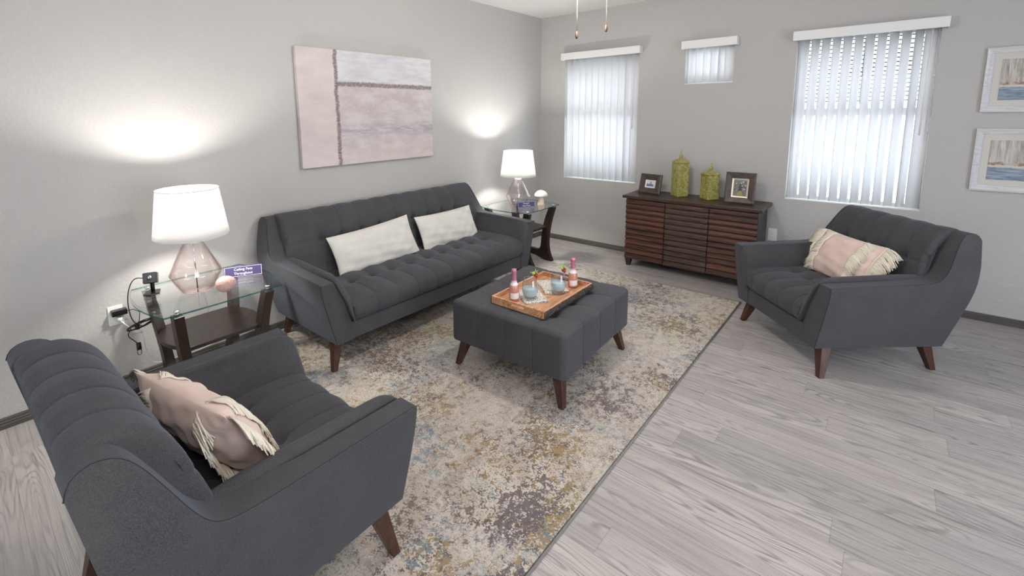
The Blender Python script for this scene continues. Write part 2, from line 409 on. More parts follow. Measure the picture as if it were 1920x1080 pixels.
# ------------------------------------------------------------ blinds
def blind(x0, x1, vz0, vz1, vx0, vx1, sill, n, ang, label, wand=True, last_flat=True):
    t = thing('vertical_blind', label, 'blind', ((vx0+vx1)/2, 0, sill), group='vertical blinds on the far wall'); cx = (vx0+vx1)/2
    v = B(); hgt = vz1-vz0; a, c = vx0-cx, vx1-cx; z0, z1 = vz0-sill, vz1-sill
    v.bx(a, c, -.085, -.078, z0, z1); v.bx(a, a+.006, -.078, -.002, z0, z1); v.bx(c-.006, c, -.078, -.002, z0, z1); v.bx(a, c, -.078, -.002, z1-.006, z1)
    v.out('valance', MAT['valance'], t, smooth=False, bevel=.004)
    B().bx(x0-cx+.01, x1-cx-.01, -.045, -.005, z1-.05, z1-.015).out('head_rail', MAT['white'], t, smooth=False)
    sw = .089; pitch = (x1-x0-.03)/(n)
    top = z1-.05
    for k in range(n):
        xc = x0-cx+.02+pitch*(k+.5); an = ang + random.uniform(-.04, .04)
        if k == n-1 and last_flat: an = .12
        s = B(); rows = []
        for zz in (.012, .35*top, .7*top, top):
            row = []
            for j in range(9):
                u = (j/8-.5); lx = u*sw; ly = .012*(1-4*u*u)
                row.append((xc+lx*cos(an)-ly*sin(an), .050+lx*sin(an)+ly*cos(an)-.018, zz))
            rows.append(row)
        s.grid(rows)
        o = s.out('slat', MAT['blind'], t)
        sd = o.modifiers.new('th', 'SOLIDIFY'); sd.thickness = .0012
    if wand:
        B().tube([(x1-cx-.05, -.012, top), (x1-cx-.055, -.012, top*.42)], .005, 8).out('wand', MAT['white'], t)
        ch = B()
        for k in range(60): ch.lathe([(0.0005, -.003), (.003, 0), (.0005, .003)], 6, (x1-cx-.012, -.004, top-.03-k*.014), cap=False)
        ch.out('chain', MAT['chrome'], t)
    return t
blind(.345, 1.257, 2.205, 2.283, .333, 1.292, .80, 11, .98, 'tall narrow white vertical blind covering the window nearest the room corner')
blind(1.735, 2.178, 2.198, 2.276, 1.715, 2.215, 1.862, 6, .95, 'small square white vertical blind high above the wooden console', wand=False)
blind(2.673, 3.575, 2.180, 2.258, 2.648, 3.610, .79, 12, .90, 'large white vertical blind behind the armchair by the framed prints')

# ------------------------------------------------------------ rug
RG = (.06, 2.532, -4.75, -.775)
b = B(); nx, ny = 2, 2; b.bx(RG[0]+.008, RG[1]-.008, RG[2]+.008, RG[3]-.008, .0, .010)
rug = thing('area_rug', 'distressed abstract area rug in cream, mustard, olive and blue under the seating', 'rug', (0, 0, 0))
b.out('rug_pile', MAT['rug'], rug, smooth=False)
B().tube([(RG[0], RG[2], .0052), (RG[1], RG[2], .0052), (RG[1], RG[3], .0052), (RG[0], RG[3], .0052)], .0052, 8, closed=True).out('rug_binding', MAT['rug_edge'], rug, label='grey bound edge')

# ------------------------------------------------------------ upholstered seating
def interp(tab, z):
    if z <= tab[0][0]: return tab[0][1]
    for (a, va), (c, vc) in zip(tab, tab[1:]):
        if z <= c: return va+(vc-va)*(z-a)/(c-a)
    return tab[-1][1]
OFFO = [(.17, .100), (.36, .050), (.50, .017), (.56, .008), (.62, .006), (.70, .016), (.89, .062)]
OFFI = [(.17, .212), (.30, .207), (.45, .160), (.59, .092), (.70, .122), (.89, .150)]
TOP = [(-.835, .835), (-.826, .866), (-.795, .884), (-.752, .878), (-.716, .846), (-.672, .765), (-.632, .685), (-.598, .634), (-.560, .612), (-.50, .603), (-.30, .598), (.0, .592), (.055, .591)]
def seating(name, HW, cols, bcols, label, cat, ccol=None):
    t = thing(name, label, cat)
    top = resample(chaikin([(a, 0, z) for a, z in TOP], 2), 60)
    G, Fc, Hh, A = Vector((-.737, 0, .175)), Vector((-.79, 0, .58)), Vector((.05, 0, .183)), top[-1]
    NS, NT_ = len(top), 14
    for sgn in (-1, 1):
        Po = []; Pi = []
        for i, tp in enumerate(top):
            s = i/(NS-1); bt = G.lerp(Hh, s); ro = []; ri = []
            for j in range(NT_+1):
                tt = j/NT_
                p = bt.lerp(tp, tt)
                # rear crease
                bul = (1-s)**6*(1-abs(tt-.6)/.6 if tt < .6 else 1-(tt-.6)/.4)
                lin = G.lerp(top[0], .6); p = p+Vector((Fc.x-lin.x, 0, 0))*bul
                extra = .030*max(0, 1-abs(p.x+.62)/.3) if p.z > .5 else 0
                ro.append((p.x, sgn*(HW-interp(OFFO, p.z)), p.z))
                ri.append((p.x, sgn*(HW-interp(OFFI, p.z)-extra), p.z))
            Po.append(ro); Pi.append(ri)
        b = B(); b.grid(Po); b.grid(Pi)
        # stitch rims
        def strip(a, c):
            n = len(a); b.add(a+c, [(i, i+1, n+i+1, n+i) for i in range(n-1)])
        strip([r[-1] for r in Po], [r[-1] for r in Pi]); strip([r[0] for r in Po], [r[0] for r in Pi])
        strip(Po[0], Pi[0]); strip(Po[-1], Pi[-1])
        me = b.me(); bm = bmesh.new(); bm.from_mesh(me); bmesh.ops.remove_doubles(bm, verts=bm.verts[:], dist=.0005)
        bmesh.ops.recalc_face_normals(bm, faces=bm.faces[:]); bm.to_mesh(me); bm.free()
        o = link('arm_panel', me, MAT['fabric'], t, bevel=.012, seg=3, angle=50)
        w = B(); eps = .0015
        def outw(p): return Vector((p[0], p[1]+sgn*eps, p[2]))
        rim = [Vector(r[-1])+Vector((0, -sgn*.004, -.002)) for r in Po]
        fr = [Vector(q)+Vector((-.002, -sgn*.003, 0)) for q in reversed(Po[-1])]
        w.tube(rim+fr[1:], .0026, 6); w.out('piping', MAT['welt'], o)
        # inner padded arm cushion
        pts_top = [(-.60, .612), (-.50, .622), (-.25, .618), (-.02, .612), (.035, .598), (.055, .565)]
        pts_bot = [(-.60, .36), (-.50, .36), (-.25, .36), (-.02, .36), (.06, .315), (.075, .300)]
        T2 = resample(chaikin([(a, 0, z) for a, z in pts_top], 2), 40); B2 = resample([(a, 0, z) for a, z in pts_bot], 40)
        th = .058; Pa = []
        for i in range(40):
            ring = []
            e = max(0, (i-34)/5); ee = math.sqrt(max(0, 1-e*e))
            sm = min(abs(T2[i].x - q) for q in (-.20, -.43)); gro = .004*math.exp(-(sm/.006)**2); pl = 0
            for j in range(24):
                a = 2*pi*j/24; u, v = cos(a), sin(a)
                vv = math.copysign(abs(v)**.35, v); uu = math.copysign(abs(u)**.8, u)
                p = B2[i].lerp(T2[i], (vv+1)/2)
                taper = .35+.65*min(1, max(0, (p.z-.30)/.16))
                base = HW-interp(OFFI, p.z)-.002
                thick = th*taper*(.25+.75*ee)
                if i > 30: pl = .0015*sin(p.z*260)
                y = base-thick/2+uu*(thick/2-gro)+(-pl if uu < 0 else 0)
                ring.append((p.x+.018*ee*0+(.012*(1-ee)), sgn*y, p.z))
            Pa.append(ring)
        b = B(); b.grid(Pa, closed_v=True); k = len(b.v)
        b.f.append(tuple(range(24))); b.mi.append(0); b.f.append(tuple(range(k-24, k))); b.mi.append(0)
        b.out('arm_cushion', MAT['fabric'], t)
    # rear shell
    prof = [(-.735, .18), (-.785, .58), (-.829, .828), (-.815, .862), (-.79, .872), (-.70, .70), (-.64, .40), (-.62, .18)]
    b = B(); L = []; Rr = []
    rows = []
    for d, z in prof:
        hw = HW-interp(OFFO, z)-.030; rows.append([(d, -hw, z), (d, -hw*.33, z), (d, hw*.33, z), (d, hw, z)])
    b.grid(rows, closed_u=True); n = len(prof)
    b.f.append(tuple(i*4 for i in range(n))); b.f.append(tuple(i*4+3 for i in reversed(range(n)))); b.mi += [0, 0]
    o = b.out('back_panel', MAT['fabric'], t, bevel=.008)
    # front rail and base
    b = B(); b.bx(.0, .045, -(HW-.207), HW-.207, .183, .297); b.bx(-.70, .0, -(HW-.2), HW-.2, .19, .26)
    b.out('front_rail', MAT['fabric'], t, bevel=.008, seg=3)
    # seat cushion
    prof = chaikin([(-.66, 0, .30), (-.66, 0, .42), (-.60, 0, .448), (-.35, 0, .455), (-.12, 0, .455), (.02, 0, .443), (.066, 0, .41), (.072, 0, .36), (.062, 0, .315), (.045, 0, .300), (-.1, 0, .298), (-.4, 0, .298)], 2, closed=True)
    prof = resample(prof+[prof[0]], 121)[:-1]
    ctr = Vector((-.28, 0, .375)); n = len(prof); NW = int(HW*300)
    nrm = []
    for i in range(n):
        tg = prof[(i+1) % n]-prof[i-1]; nn = Vector((tg.z, 0, -tg.x)).normalized()
        if nn.dot(prof[i]-ctr) < 0: nn = -nn
        nrm.append(nn)
    hw0 = HW-.212; hwT = HW-.235; P = []
    def pillow1(w, cs, pitch):
        d = min(abs(w-c) for c in cs); return d
    pitch = cols[1]-cols[0]
    for k in range(NW+1):
        w = -1+2*k/NW; row = []
        for i in range(n):
            p = prof[i]; hw = hw0+(.02 if p.z > .4 else 0)
            y = w*hw; edge = hw-abs(y); rr = .03
            inset = rr-math.sqrt(max(0, rr*rr-max(0, rr-edge)**2)) if edge < rr else 0
            d = min(abs(y-c) for c in cols); f = 0
            front = min(1, max(0, (p.x+.25)/.03)) if p.z > .31 else 0
            topf = max(0, nrm[i].z)
            for c in cols:
                for rowd, dep in ((-.235, .030), (-.43, .026)):
                    r2 = ((y-c)**2+(p.x-rowd)**2); 
                    if topf > .3: f -= dep*math.exp(-r2/(2*.017**2))*.75+.018*math.exp(-r2/(2*.046**2))
            if p.z > .31: f -= .0045*math.exp(-(d/.0032)**2)*(front if front > .02 else .35*topf)
            f += .009*(min(d, pitch/2)/(pitch/2))**.6*(1 if p.z > .33 else .2)
            if topf > .5:
                f -= .003*math.exp(-((p.x+.235)/.008)**2)*(1 if abs(y) < abs(cols[0])+.02 else .5)
            q = p+nrm[i]*(f-inset*.7); row.append((q.x, y*(1), q.z))
        P.append(row)
    b = B(); b.grid(P, closed_v=True); b.f.append(tuple(range(n))); b.f.append(tuple(range(NW*n, NW*n+n))); b.mi += [0, 0]
    b.out('seat_cushion', MAT['fabric'], t)
    # back cushion, rolls over the top
    path = resample(chaikin([(-.50, 0, .40), (-.520, 0, .47), (-.555, 0, .60), (-.585, 0, .70), (-.612, 0, .775), (-.645, 0, .835), (-.695, 0, .876), (-.745, 0, .888), (-.790, 0, .880), (-.818, 0, .858), (-.822, 0, .840)], 3), 90)
    n = len(path); nb = []
    for i in range(n):
        tg = path[min(i+1, n-1)]-path[max(i-1, 0)]; nb.append(Vector((tg.z, 0, -tg.x)).normalized())
    NB = int(HW*300); P = []; bp_ = bcols[1]-bcols[0]
    for k in range(NB+1):
        w = -1+2*k/NB; row = []
        for i in range(n):
            p = path[i]; off = interp(OFFI, p.z)+.004
            if p.z < .60: off += .05*min(1, (.60-p.z)/.05)
            if p.x < -.60: off = off*.55+.045
            hw = HW-off; y = w*hw; edge = hw-abs(y); rr = .028
            inset = rr-math.sqrt(max(0, rr*rr-max(0, rr-edge)**2)) if edge < rr else 0
            d = min(abs(y-c) for c in bcols); f = 0
            for c in bcols:
                r2 = (y-c)**2+(p.z-.69)**2
                if p.x > -.70: f -= .024*math.exp(-r2/(2*.020**2))+.010*math.exp(-r2/(2*.05**2))
                r2 = (y-c)**2+(p.z-.50)**2; f -= .02*math.exp(-r2/(2*.02**2))
            f -= .0040*math.exp(-(d/.0032)**2)*(1 if p.z > .69 or p.x < -.65 else .55)
            f += .007*(min(d, bp_/2)/(bp_/2))**.6
            if p.x > -.7: f -= .005*math.exp(-((p.z-.69)/.008)**2)
            q = p+nb[i]*(f-inset*.9); row.append((q.x, y, q.z))
        # close to rear
        row += [(-.80, row[-1][1], .80), (-.66, row[-1][1], .40)]
        P.append(row)
    b = B(); b.grid(P, closed_v=True); m = n+2; b.f.append(tuple(range(m))); b.f.append(tuple(range(NB*m, NB*m+m))); b.mi += [0, 0]
    b.out('back_cushion', MAT['fabric'], t)
    # legs
    for sg in (-1, 1):
        for (bx_, by, tx, ty) in ((.0, HW-.094, -.045, HW-.150), (-.741, HW-.150, -.685, HW-.185)):
            vs = []
            for (cx, cy, z, h) in ((bx_, by, 0, .0165), (tx, ty, .20, .033)):
                vs += [(cx-h, sg*cy-h, z), (cx+h, sg*cy-h, z), (cx+h, sg*cy+h, z), (cx-h, sg*cy+h, z)]
            B().add(vs, [(0, 3, 2, 1), (4, 5, 6, 7), (0, 1, 5, 4), (1, 2, 6, 5), (2, 3, 7, 6), (3, 0, 4, 7)]).out('leg', MAT['leg'], t, smooth=False, bevel=.003, label='dark walnut tapered leg')
    return t
pc = .175
sofa = seating('sofa', 1.094, [pc*(k-4) for k in range(9)], [pc*(k-4) for k in range(9)], 'long charcoal tufted sofa against the left wall beneath the painting', 'sofa')
sofa.location = (.862, -2.559, .0108); sofa.rotation_euler = (0, 0, -.006)
ac = seating('armchair', .488, [-.21, -.07, .07, .21], [-.225, -.075, .075, .225], 'charcoal tufted armchair standing on bare planks beneath the large blind', 'armchair')
ac.location = (2.889, -1.411, 0); ac.rotation_euler = (0, 0, -2.395); ac['group'] = 'matching charcoal armchairs'
ac2 = dup(ac); ac2.location = (1.722, -4.097, .0108); ac2.rotation_euler = (0, 0, 1.60)
ac2['label'] = 'nearest charcoal tufted armchair, seen from behind, in the lower left'

# ------------------------------------------------------------ ottoman
ot = thing('ottoman', 'square charcoal tufted ottoman carrying the wooden tray', 'ottoman', (1.750, -2.572, .0108), math.radians(2.0))
def rbox(sx, sy, z0, z1, r, n, fn):
    b = B(); cx, cy, cz = sx/2-r, sy/2-r, (z1-z0)/2-r; zc = (z0+z1)/2
    def face(ax, sg):
        nu = n; nv = n if ax == 2 else n//2; P = []
        for i in range(nu+1):
            row = []
            for j in range(nv+1):
                u, v = -1+2*i/nu, -1+2*j/nv
                q = [0, 0, 0]; q[ax] = sg; o = [k for k in range(3) if k != ax]; q[o[0]] = u; q[o[1]] = v
                p = Vector((q[0]*sx/2, q[1]*sy/2, q[2]*(z1-z0)/2))
                c = Vector((max(-cx, min(cx, p.x)), max(-cy, min(cy, p.y)), max(-cz, min(cz, p.z))))
                d = p-c; nn = d.normalized(); pp = c+nn*r
                pp = pp+nn*fn(pp, nn); row.append((pp.x, pp.y, pp.z+zc))
            P.append(row)
        b.grid(P)
    for ax in range(3):
        for sg in (-1, 1): face(ax, sg)
    me = b.me(); bm = bmesh.new(); bm.from_mesh(me); bmesh.ops.remove_doubles(bm, verts=bm.verts[:], dist=.0008); bmesh.ops.recalc_face_normals(bm, faces=bm.faces[:]); bm.to_mesh(me); bm.free()
    return me
OX, OY = .795, .868
def ofn(p, n):
    cx_ = [-.20, 0, .20]; cy_ = [-.2175, 0, .2175]; f = 0
    dx = min(abs(p.x-c) for c in cx_); dy = min(abs(p.y-c) for c in cy_)
    if n.z > .3:
        for a in cx_:
            for c in cy_:
                r2 = (p.x-a)**2+(p.y-c)**2; f -= (.022*math.exp(-r2/(2*.022**2))+.012*math.exp(-r2/(2*.055**2)))*n.z
        f += .005*(min(dx, .1)/.1)**.6*(min(dy, .1)/.1)**.6*n.z
        f -= .0022*(math.exp(-(dx/.004)**2)+math.exp(-(dy/.004)**2))*n.z
    if n.z > -.5:
        wx, wy = abs(n.y), abs(n.x)
        f -= .004*math.exp(-(dx/.005)**2)*wx+.004*math.exp(-(dy/.005)**2)*wy
        f += .004*(min(dx, .1)/.1)**.6*wx+.004*(min(dy, .1)/.1)**.6*wy
    return f
link('cushioned_body', rbox(OX, OY, .160, .428, .030, 190, ofn), MAT['fabric'], ot)
for sx in (-1, 1):
    for sy in (-1, 1):
        a, c = sx*(OX/2-.0085), sy*(OY/2-.0085)
        B().tube([(a, c, .20), (a, c, .30), (a, c, .385)], .0035, 6).out('piping', MAT['welt'], ot)
        vs = []
        for (cx, cy, z, h) in ((sx*.375, sy*.405, 0, .0165), (sx*.325, sy*.36, .19, .032)):
            vs += [(cx-h, cy-h, z), (cx+h, cy-h, z), (cx+h, cy+h, z), (cx-h, cy+h, z)]
        B().add(vs, [(0, 3, 2, 1), (4, 5, 6, 7), (0, 1, 5, 4), (1, 2, 6, 5), (2, 3, 7, 6), (3, 0, 4, 7)]).out('leg', MAT['leg'], ot, smooth=False, bevel=.003, label='dark walnut tapered leg')

# ------------------------------------------------------------ end tables
def end_table(label, x, y):
    t = thing('end_table', label, 'end table', (x, y, .0108), group='glass topped end tables beside the sofa')
    # glass
    hx, hy = .308, .298; out = []
    N = 24
    def side(y0, bul, rev):
        pts = [(-hx+2*hx*k/N, y0+bul*(1-(-1+2*k/N)**2)) for k in range(N+1)]
        return pts[::-1] if rev else pts
    front = [(hx, -hy), (hx, hy)]
    poly = side(-hy, -.055, False)+side(hy, .055, True)
    # round the corners a little
    pv = [Vector((a, c, 0)) for a, c in poly]
    pv = chaikin(pv, 1, closed=True); pv = [(p.x, p.y) for p in pv]
    g = B(); n = len(pv); z0, z1 = .592, .601
    vs = [(a, c, z0) for a, c in pv]+[(a, c, z1) for a, c in pv]
    g.add(vs, [tuple(range(n)), tuple(range(n, 2*n))], 0); g.add(vs, [(i, (i+1) % n, (i+1) % n+n, i+n) for i in range(n)], 1)
    me = g.me(); o = link('glass_top', me, [MAT['table_glass'], MAT['glass_edge']], t, smooth=False, label='clear glass with green edge')
    # leg frames
    outer = [(.298, .580), (.262, .44), (.243, .30), (.243, .18), (.266, .08), (.312, 0)]
    inner = [(.225, 0), (.19, .012), (.10, .035), (0, .042)]
    inner2 = [(0, .105), (.12, .100), (.150, .115), (.160, .16), (.160, .28), (.178, .42), (.228, .580)]
    oc = [(p.x, p.y) for p in chaikin([(a, z, 0) for a, z in outer], 2)]; ic = [(p.x, p.y) for p in chaikin([(a, z, 0) for a, z in inner2], 2)]
    half = oc+inner
    for s in (-1, 1):
        yc = s*.205
        for sx in (-1, 1):
            pts = [(sx*a, z) for a, z in (oc+inner+ic)]
            b = B(); b.prism(pts, -.024, .024, 'y'); b.v = [(vx, vy+s*(.165+.115*vz), vz) for vx, vy, vz in b.v]
            o = b.out('leg', MAT['espresso_v'], t, smooth=False, bevel=.004)
            B().lathe([(.010, .580), (.010, .592)], 14, (sx*.262, s*.232, 0)).out('cap', MAT['chrome'], o)
            B().lathe([(.014, .601), (.014, .605), (.012, .607)], 18, (sx*.262, s*.232, 0)).out('cap', MAT['chrome'], o)
    # shelf
    sh = [(-.17+.34*k/12, -.17-.085*(1-(-1+2*k/12)**2)) for k in range(13)]+[(.17-.34*k/12, .17+.085*(1-(-1+2*k/12)**2)) for k in range(13)]
    sh = [(-.225, -.17), *[(a*1.0, c) for a, c in sh[:13]], (.225, -.17), (.225, .17), *sh[13:], (-.225, .17)]
    sh = []
    for k in range(17): u = -1+2*k/16; sh.append((.212*u, -.180-.075*(1-u*u)))
    for k in range(17): u = 1-2*k/16; sh.append((.212*u, .180+.075*(1-u*u)))
    B().prism(sh, .345, .367, 'z').out('shelf', MAT['espresso'], t, smooth=False, bevel=.003)
    return t
T1 = end_table('glass topped dark wood end table behind the nearest armchair', .420, -4.085)
T2 = end_table('glass topped dark wood end table in the corner by the blinds', .415, -1.005)
TZ = .611
# ------------------------------------------------------------ lamps
def lamp(x, y, label):
    t = thing('table_lamp', label, 'lamp', (x, y, TZ+.001), group='blush glass table lamps')
    b = B(); b.lathe([(.078, 0), (.080, .004), (.088, .012), (.131, .098), (.133, .104), (.131, .110), (.060, .262), (.040, .290), (.036, .296), (.034, .294), (.037, .287), (.057, .260), (.126, .108), (.128, .103), (.126, .098), (.084, .016), (.077, .008)], 48)
    b.out('glass_base', MAT['blush'], t, label='blush tinted faceted glass body')
    B().lathe([(.034, .278), (.036, .296), (.030, .300), (.012, .304), (.012, .335)], 28).out('collar', MAT['white_paint'], t)
    B().lathe([(.0035, .008), (.0035, .285)], 10).out('rod', MAT['chrome'], t)
    B().lathe([(.016, .335), (.018, .345), (.016, .40)], 20).out('socket', MAT['chrome'], t)
    sp = B()
    for k in range(3): a = 2*pi*k/3+.4; sp.tube([(0, 0, .585), (.145*cos(a), .145*sin(a), .581)], .0018, 6)
    sp.tube([(.0, .0, .40), (.02, 0, .42), (.038, 0, .47), (.03, 0, .55), (0, 0, .585)], .0018, 6); sp.tube([(.0, .0, .40), (-.02, 0, .42), (-.038, 0, .47), (-.03, 0, .55), (0, 0, .585)], .0018, 6)
    sp.out('harp', MAT['chrome'], t)
    s = B(); s.lathe([(.189, .322), (.153, .588), (.1515, .588), (.1875, .322)], 64, cap=False)
    n = 64; k = len(s.v)-4*n; s.add([], []); 
    s.f += [(k+i, k+(i+1) % n, k+3*n+(i+1) % n, k+3*n+i) for i in range(n)]; s.mi += [0]*n
    sh = s.out('lamp_shade', MAT['shade'], t, label='white tapered drum shade')
    for r, z in ((.189, .323), (.1535, .587)): B().tube([(r*cos(2*pi*j/64), r*sin(2*pi*j/64), z) for j in range(64)], .0026, 6, closed=True).out('shade_trim', MAT['shade'], sh)
    return t
lamp(*LAMPS[0], 'lit lamp with white shade beside the nearest armchair')
lamp(*LAMPS[1], 'lit lamp with white shade beside the cream mushroom')

# ------------------------------------------------------------ art
art = thing('canvas_painting', 'large pink and grey abstract canvas with rough brown stripes above the sofa', 'painting', (.004, -2.576, 1.197))
AW, AH = 1.335, .905
def m_art():
    t = NT('abstract_paint'); x, y, z = t.sep(t.obj()); u = t.math('DIVIDE', t.math('ADD', y, AW/2), AW); v = t.math('DIVIDE', z, AH)
    p = t.comb(u, v, 0.)
    wob = t.math('MULTIPLY', t.math('SUBTRACT', t.noise(t.map(p, (2, 6, 1)), 1.5, 4, .6), .5), .035)
    grain = t.noise(t.map(p, (60, 6, 1)), 4, 4, .7); grain2 = t.noise(t.map(p, (5, 60, 1)), 4, 4, .7); rough = t.noise(p, 60, 4, .8)
    big = t.noise(t.map(p, (2, 3, 1)), 1.6, 3, .6)
    left = t.mix(t.mr(big, .35, .65), (.62, .535, .52), (.50, .445, .435)); left = t.mix(t.math('MULTIPLY', t.mr(grain, .5, .7), .3), left, (.70, .62, .60))
    topc = t.mix(t.mr(t.noise(t.map(p, (3, 9, 1)), 2, 3, .6), .4, .65), (.60, .60, .61), (.50, .49, .53)); topc = t.mix(t.math('MULTIPLY', t.mr(grain2, .55, .75), .4), topc, (.66, .62, .62))
    low = t.mix(t.mr(t.noise(t.map(p, (3, 4, 1)), 2.3, 4, .6), .38, .62), (.56, .51, .50), (.44, .385, .385)); low = t.mix(t.math('MULTIPLY', t.mr(grain, .45, .7), .4), low, (.62, .58, .57))
    band = t.math('MULTIPLY', t.mr(t.math('ABSOLUTE', t.math('SUBTRACT', v, .30)), 0, .09, 1, 0), t.mr(t.noise(t.map(p, (4, 12, 1)), 3, 3, .7), .4, .6))
    low = t.mix(t.math('MULTIPLY', band, .8), low, (.30, .27, .34)); low = t.mix(t.mr(v, .0, .22, .55, 0), low, (.62, .52, .49))
    c = t.mix(t.mr(t.math('ADD', v, t.math('MULTIPLY', wob, .3)), .715, .735), low, topc)
    hs = t.mr(t.math('ADD', t.math('ABSOLUTE', t.math('SUBTRACT', t.math('ADD', v, t.math('MULTIPLY', wob, .5)), .71)), t.math('MULTIPLY', t.math('SUBTRACT', rough, .5), .045)), .012, .026, 1, 0)
    sc = t.mix(t.mr(rough, .42, .62), (.13, .095, .10), (.31, .24, .21)); sc = t.mix(t.mr(t.noise(p, 25, 3, .7), .55, .62), sc, (.23, .25, .36)); sc = t.mix(t.mr(t.noise(p, 33, 3, .7), .6, .66), sc, (.45, .20, .19))
    c = t.mix(t.math('MULTIPLY', hs, .9), c, sc)
    uu = t.math('ADD', u, wob)
    c = t.mix(t.mr(uu, .236, .240), left, c)
    vs_ = t.mr(t.math('ADD', t.math('ABSOLUTE', t.math('SUBTRACT', uu, .240)), t.math('MULTIPLY', t.math('SUBTRACT', rough, .5), .022)), .007, .016, 1, 0)
    c = t.mix(t.math('MULTIPLY', vs_, .92), c, sc)
    return t.done(t.bsdf(c, .7, 0, t.bump(t.math('ADD', grain, rough), .2, .002)))
B().bx(0, .036, -AW/2, AW/2, 0, AH).out('canvas', m_art(), art, smooth=False, bevel=.003)

def m_sea(seed):
    t = NT('coastal_abstract'); x, y, z = t.sep(t.obj()); p = t.comb(t.math('ADD', x, seed), z, 0.)
    v = t.math('DIVIDE', z, .285)
    st = t.noise(t.map(p, (16, 1.6, 1)), 2.2, 4, .65); s2 = t.noise(t.map(p, (30, 3, 1)), 2.0, 3, .6)
    up = t.mix(t.mr(st, .42, .6), (.60, .57, .52), (.33, .28, .22)); up = t.mix(t.mr(s2, .55, .68), up, (.70, .69, .68)); up = t.mix(t.math('MULTIPLY', t.mr(t.noise(t.map(p, (22, 2, 1)), 3, 2, .5), .6, .7), .7), up, (.25, .28, .38))
    w = t.noise(t.map(p, (6, 60, 1)), 1.3, 4, .65)
    sea = t.mix(t.mr(w, .35, .65), (.10, .15, .24), (.42, .49, .56))
    edge = t.math('ADD', v, t.math('MULTIPLY', t.math('SUBTRACT', t.noise(t.map(p, (14, 14, 1)), 1.5, 3, .7), .5), .12))
    c = t.mix(t.mr(edge, .30, .34), sea, (.68, .66, .63)); c = t.mix(t.mr(edge, .35, .38), c, t.mix(t.mr(t.noise(p, 22, 3, .7), .45, .55), (.35, .20, .10), (.55, .50, .45)))
    c = t.mix(t.mr(edge, .42, .46), c, up)
    return t.done(t.bsdf(c, .6))
MAT['mat'] = plain('cream_mat_board', (.66, .64, .58), .8)
def print_frame(z0, seed, label):
    t = thing('framed_print', label, 'picture', (3.825, -.002, z0), group='silver framed seascapes on the far wall')
    w, h, fw_ = .62, .452, .042
    f = B()
    pr = [(0, 0), (0, -.022), (.012, -.026), (fw_-.006, -.014), (fw_, -.010), (fw_, 0)]
    cs = [(0, 0), (w, 0), (w, h), (0, h)]; dirs = [(1, 1), (-1, 1), (-1, -1), (1, -1)]
    P = [[(cx+dx*a, y, cz+dz*a) for a, y in pr] for (cx, cz), (dx, dz) in zip(cs, dirs)]
    f.grid(P, closed_u=True, closed_v=True); f.out('frame', MAT['silver'], t, smooth=False, label='silver frame')
    B().bx(fw_-.004, w-fw_+.004, -.009, -.004, fw_-.004, h-fw_+.004).out('mat_board', MAT['mat'], t, smooth=False)
    o = B().bx(0, .46, -.002, 0, 0, .285).out('picture', m_sea(seed), t, smooth=False); o.location = (.080, -.010, .084)
    for a, c, d, e in ((.072, .548, .074, .0755), (.072, .548, .3765, .378)): pass
    B().bx(fw_-.004, w-fw_+.004, -.0145, -.0135, fw_-.004, h-fw_+.004).out('glazing', MAT['frame_glass'], t, smooth=False)
    return t
print_frame(1.560, 0.0, 'upper of the two silver framed blue and beige seascape prints at the right')
print_frame(.990, 5.3, 'lower of the two silver framed blue and beige seascape prints at the right')

# ------------------------------------------------------------ console
CX0, CX1, CYB, CYF = 1.355, 2.555, -.022, -.44
cs = thing('console_cabinet', 'dark reddish slatted wood console cabinet against the far wall', 'cabinet', ((CX0+CX1)/2, (CYB+CYF)/2, 0))
hw, hd = (CX1-CX0)/2, (CYB-CYF)/2
b = B(); b.bx(-hw+.004, hw-.004, -hd+.018, hd, .075, .718); b.out('body', MAT['console_side'], cs, smooth=False, bevel=.003)
b = B(); b.bx(-hw-.03, hw+.03, -hd-.028, hd+.004, .718, .747); b.out('top', MAT['console_top'], cs, smooth=False, bevel=.004)
dw = 2*hw/3
rs = random.Random(3)
for k in range(3):
    x0, x1 = -hw+dw*k+.003, -hw+dw*(k+1)-.003
    b = B(); b.bx(x0+.004, x1-.004, -hd+.004, -hd+.018, .085, .712)
    nsl = 12; ph = (.712-.08)/nsl
    for j in range(nsl):
        z0 = .08+ph*j+rs.uniform(-.0015, .0015); z1 = z0+ph-.004; dt = rs.uniform(.000, .003); db = rs.uniform(.015, .020)
        e0, e1 = rs.uniform(-.003, .003), rs.uniform(-.003, .003); yf = -hd+.004
        xa, xb = x0+rs.uniform(-.001, .002), x1+rs.uniform(-.002, .001); zm = z0+ph*.42
        pr = [(yf+.002, z0), (yf-db*.55, z0+.001), (yf-db, z0+.010), (yf-db, zm), (yf-.008, zm+.006), (yf-.004-dt, z1-.004), (yf+.002, z1)]
        n_ = len(pr); vs = [(xa, y_, z_+e0) for y_, z_ in pr]+[(xb, y_, z_+e1) for y_, z_ in pr]
        b.add(vs, [tuple(range(n_)), tuple(reversed(range(n_, 2*n_)))]+[(i, i+n_, (i+1) % n_+n_, (i+1) % n_) for i in range(n_)])
    b.out('door', MAT['slat_brown'] if k == 1 else MAT['slat_red'], cs, smooth=False, bevel=.0015, seg=1, label=('brown' if k == 1 else 'reddish')+' slatted door')
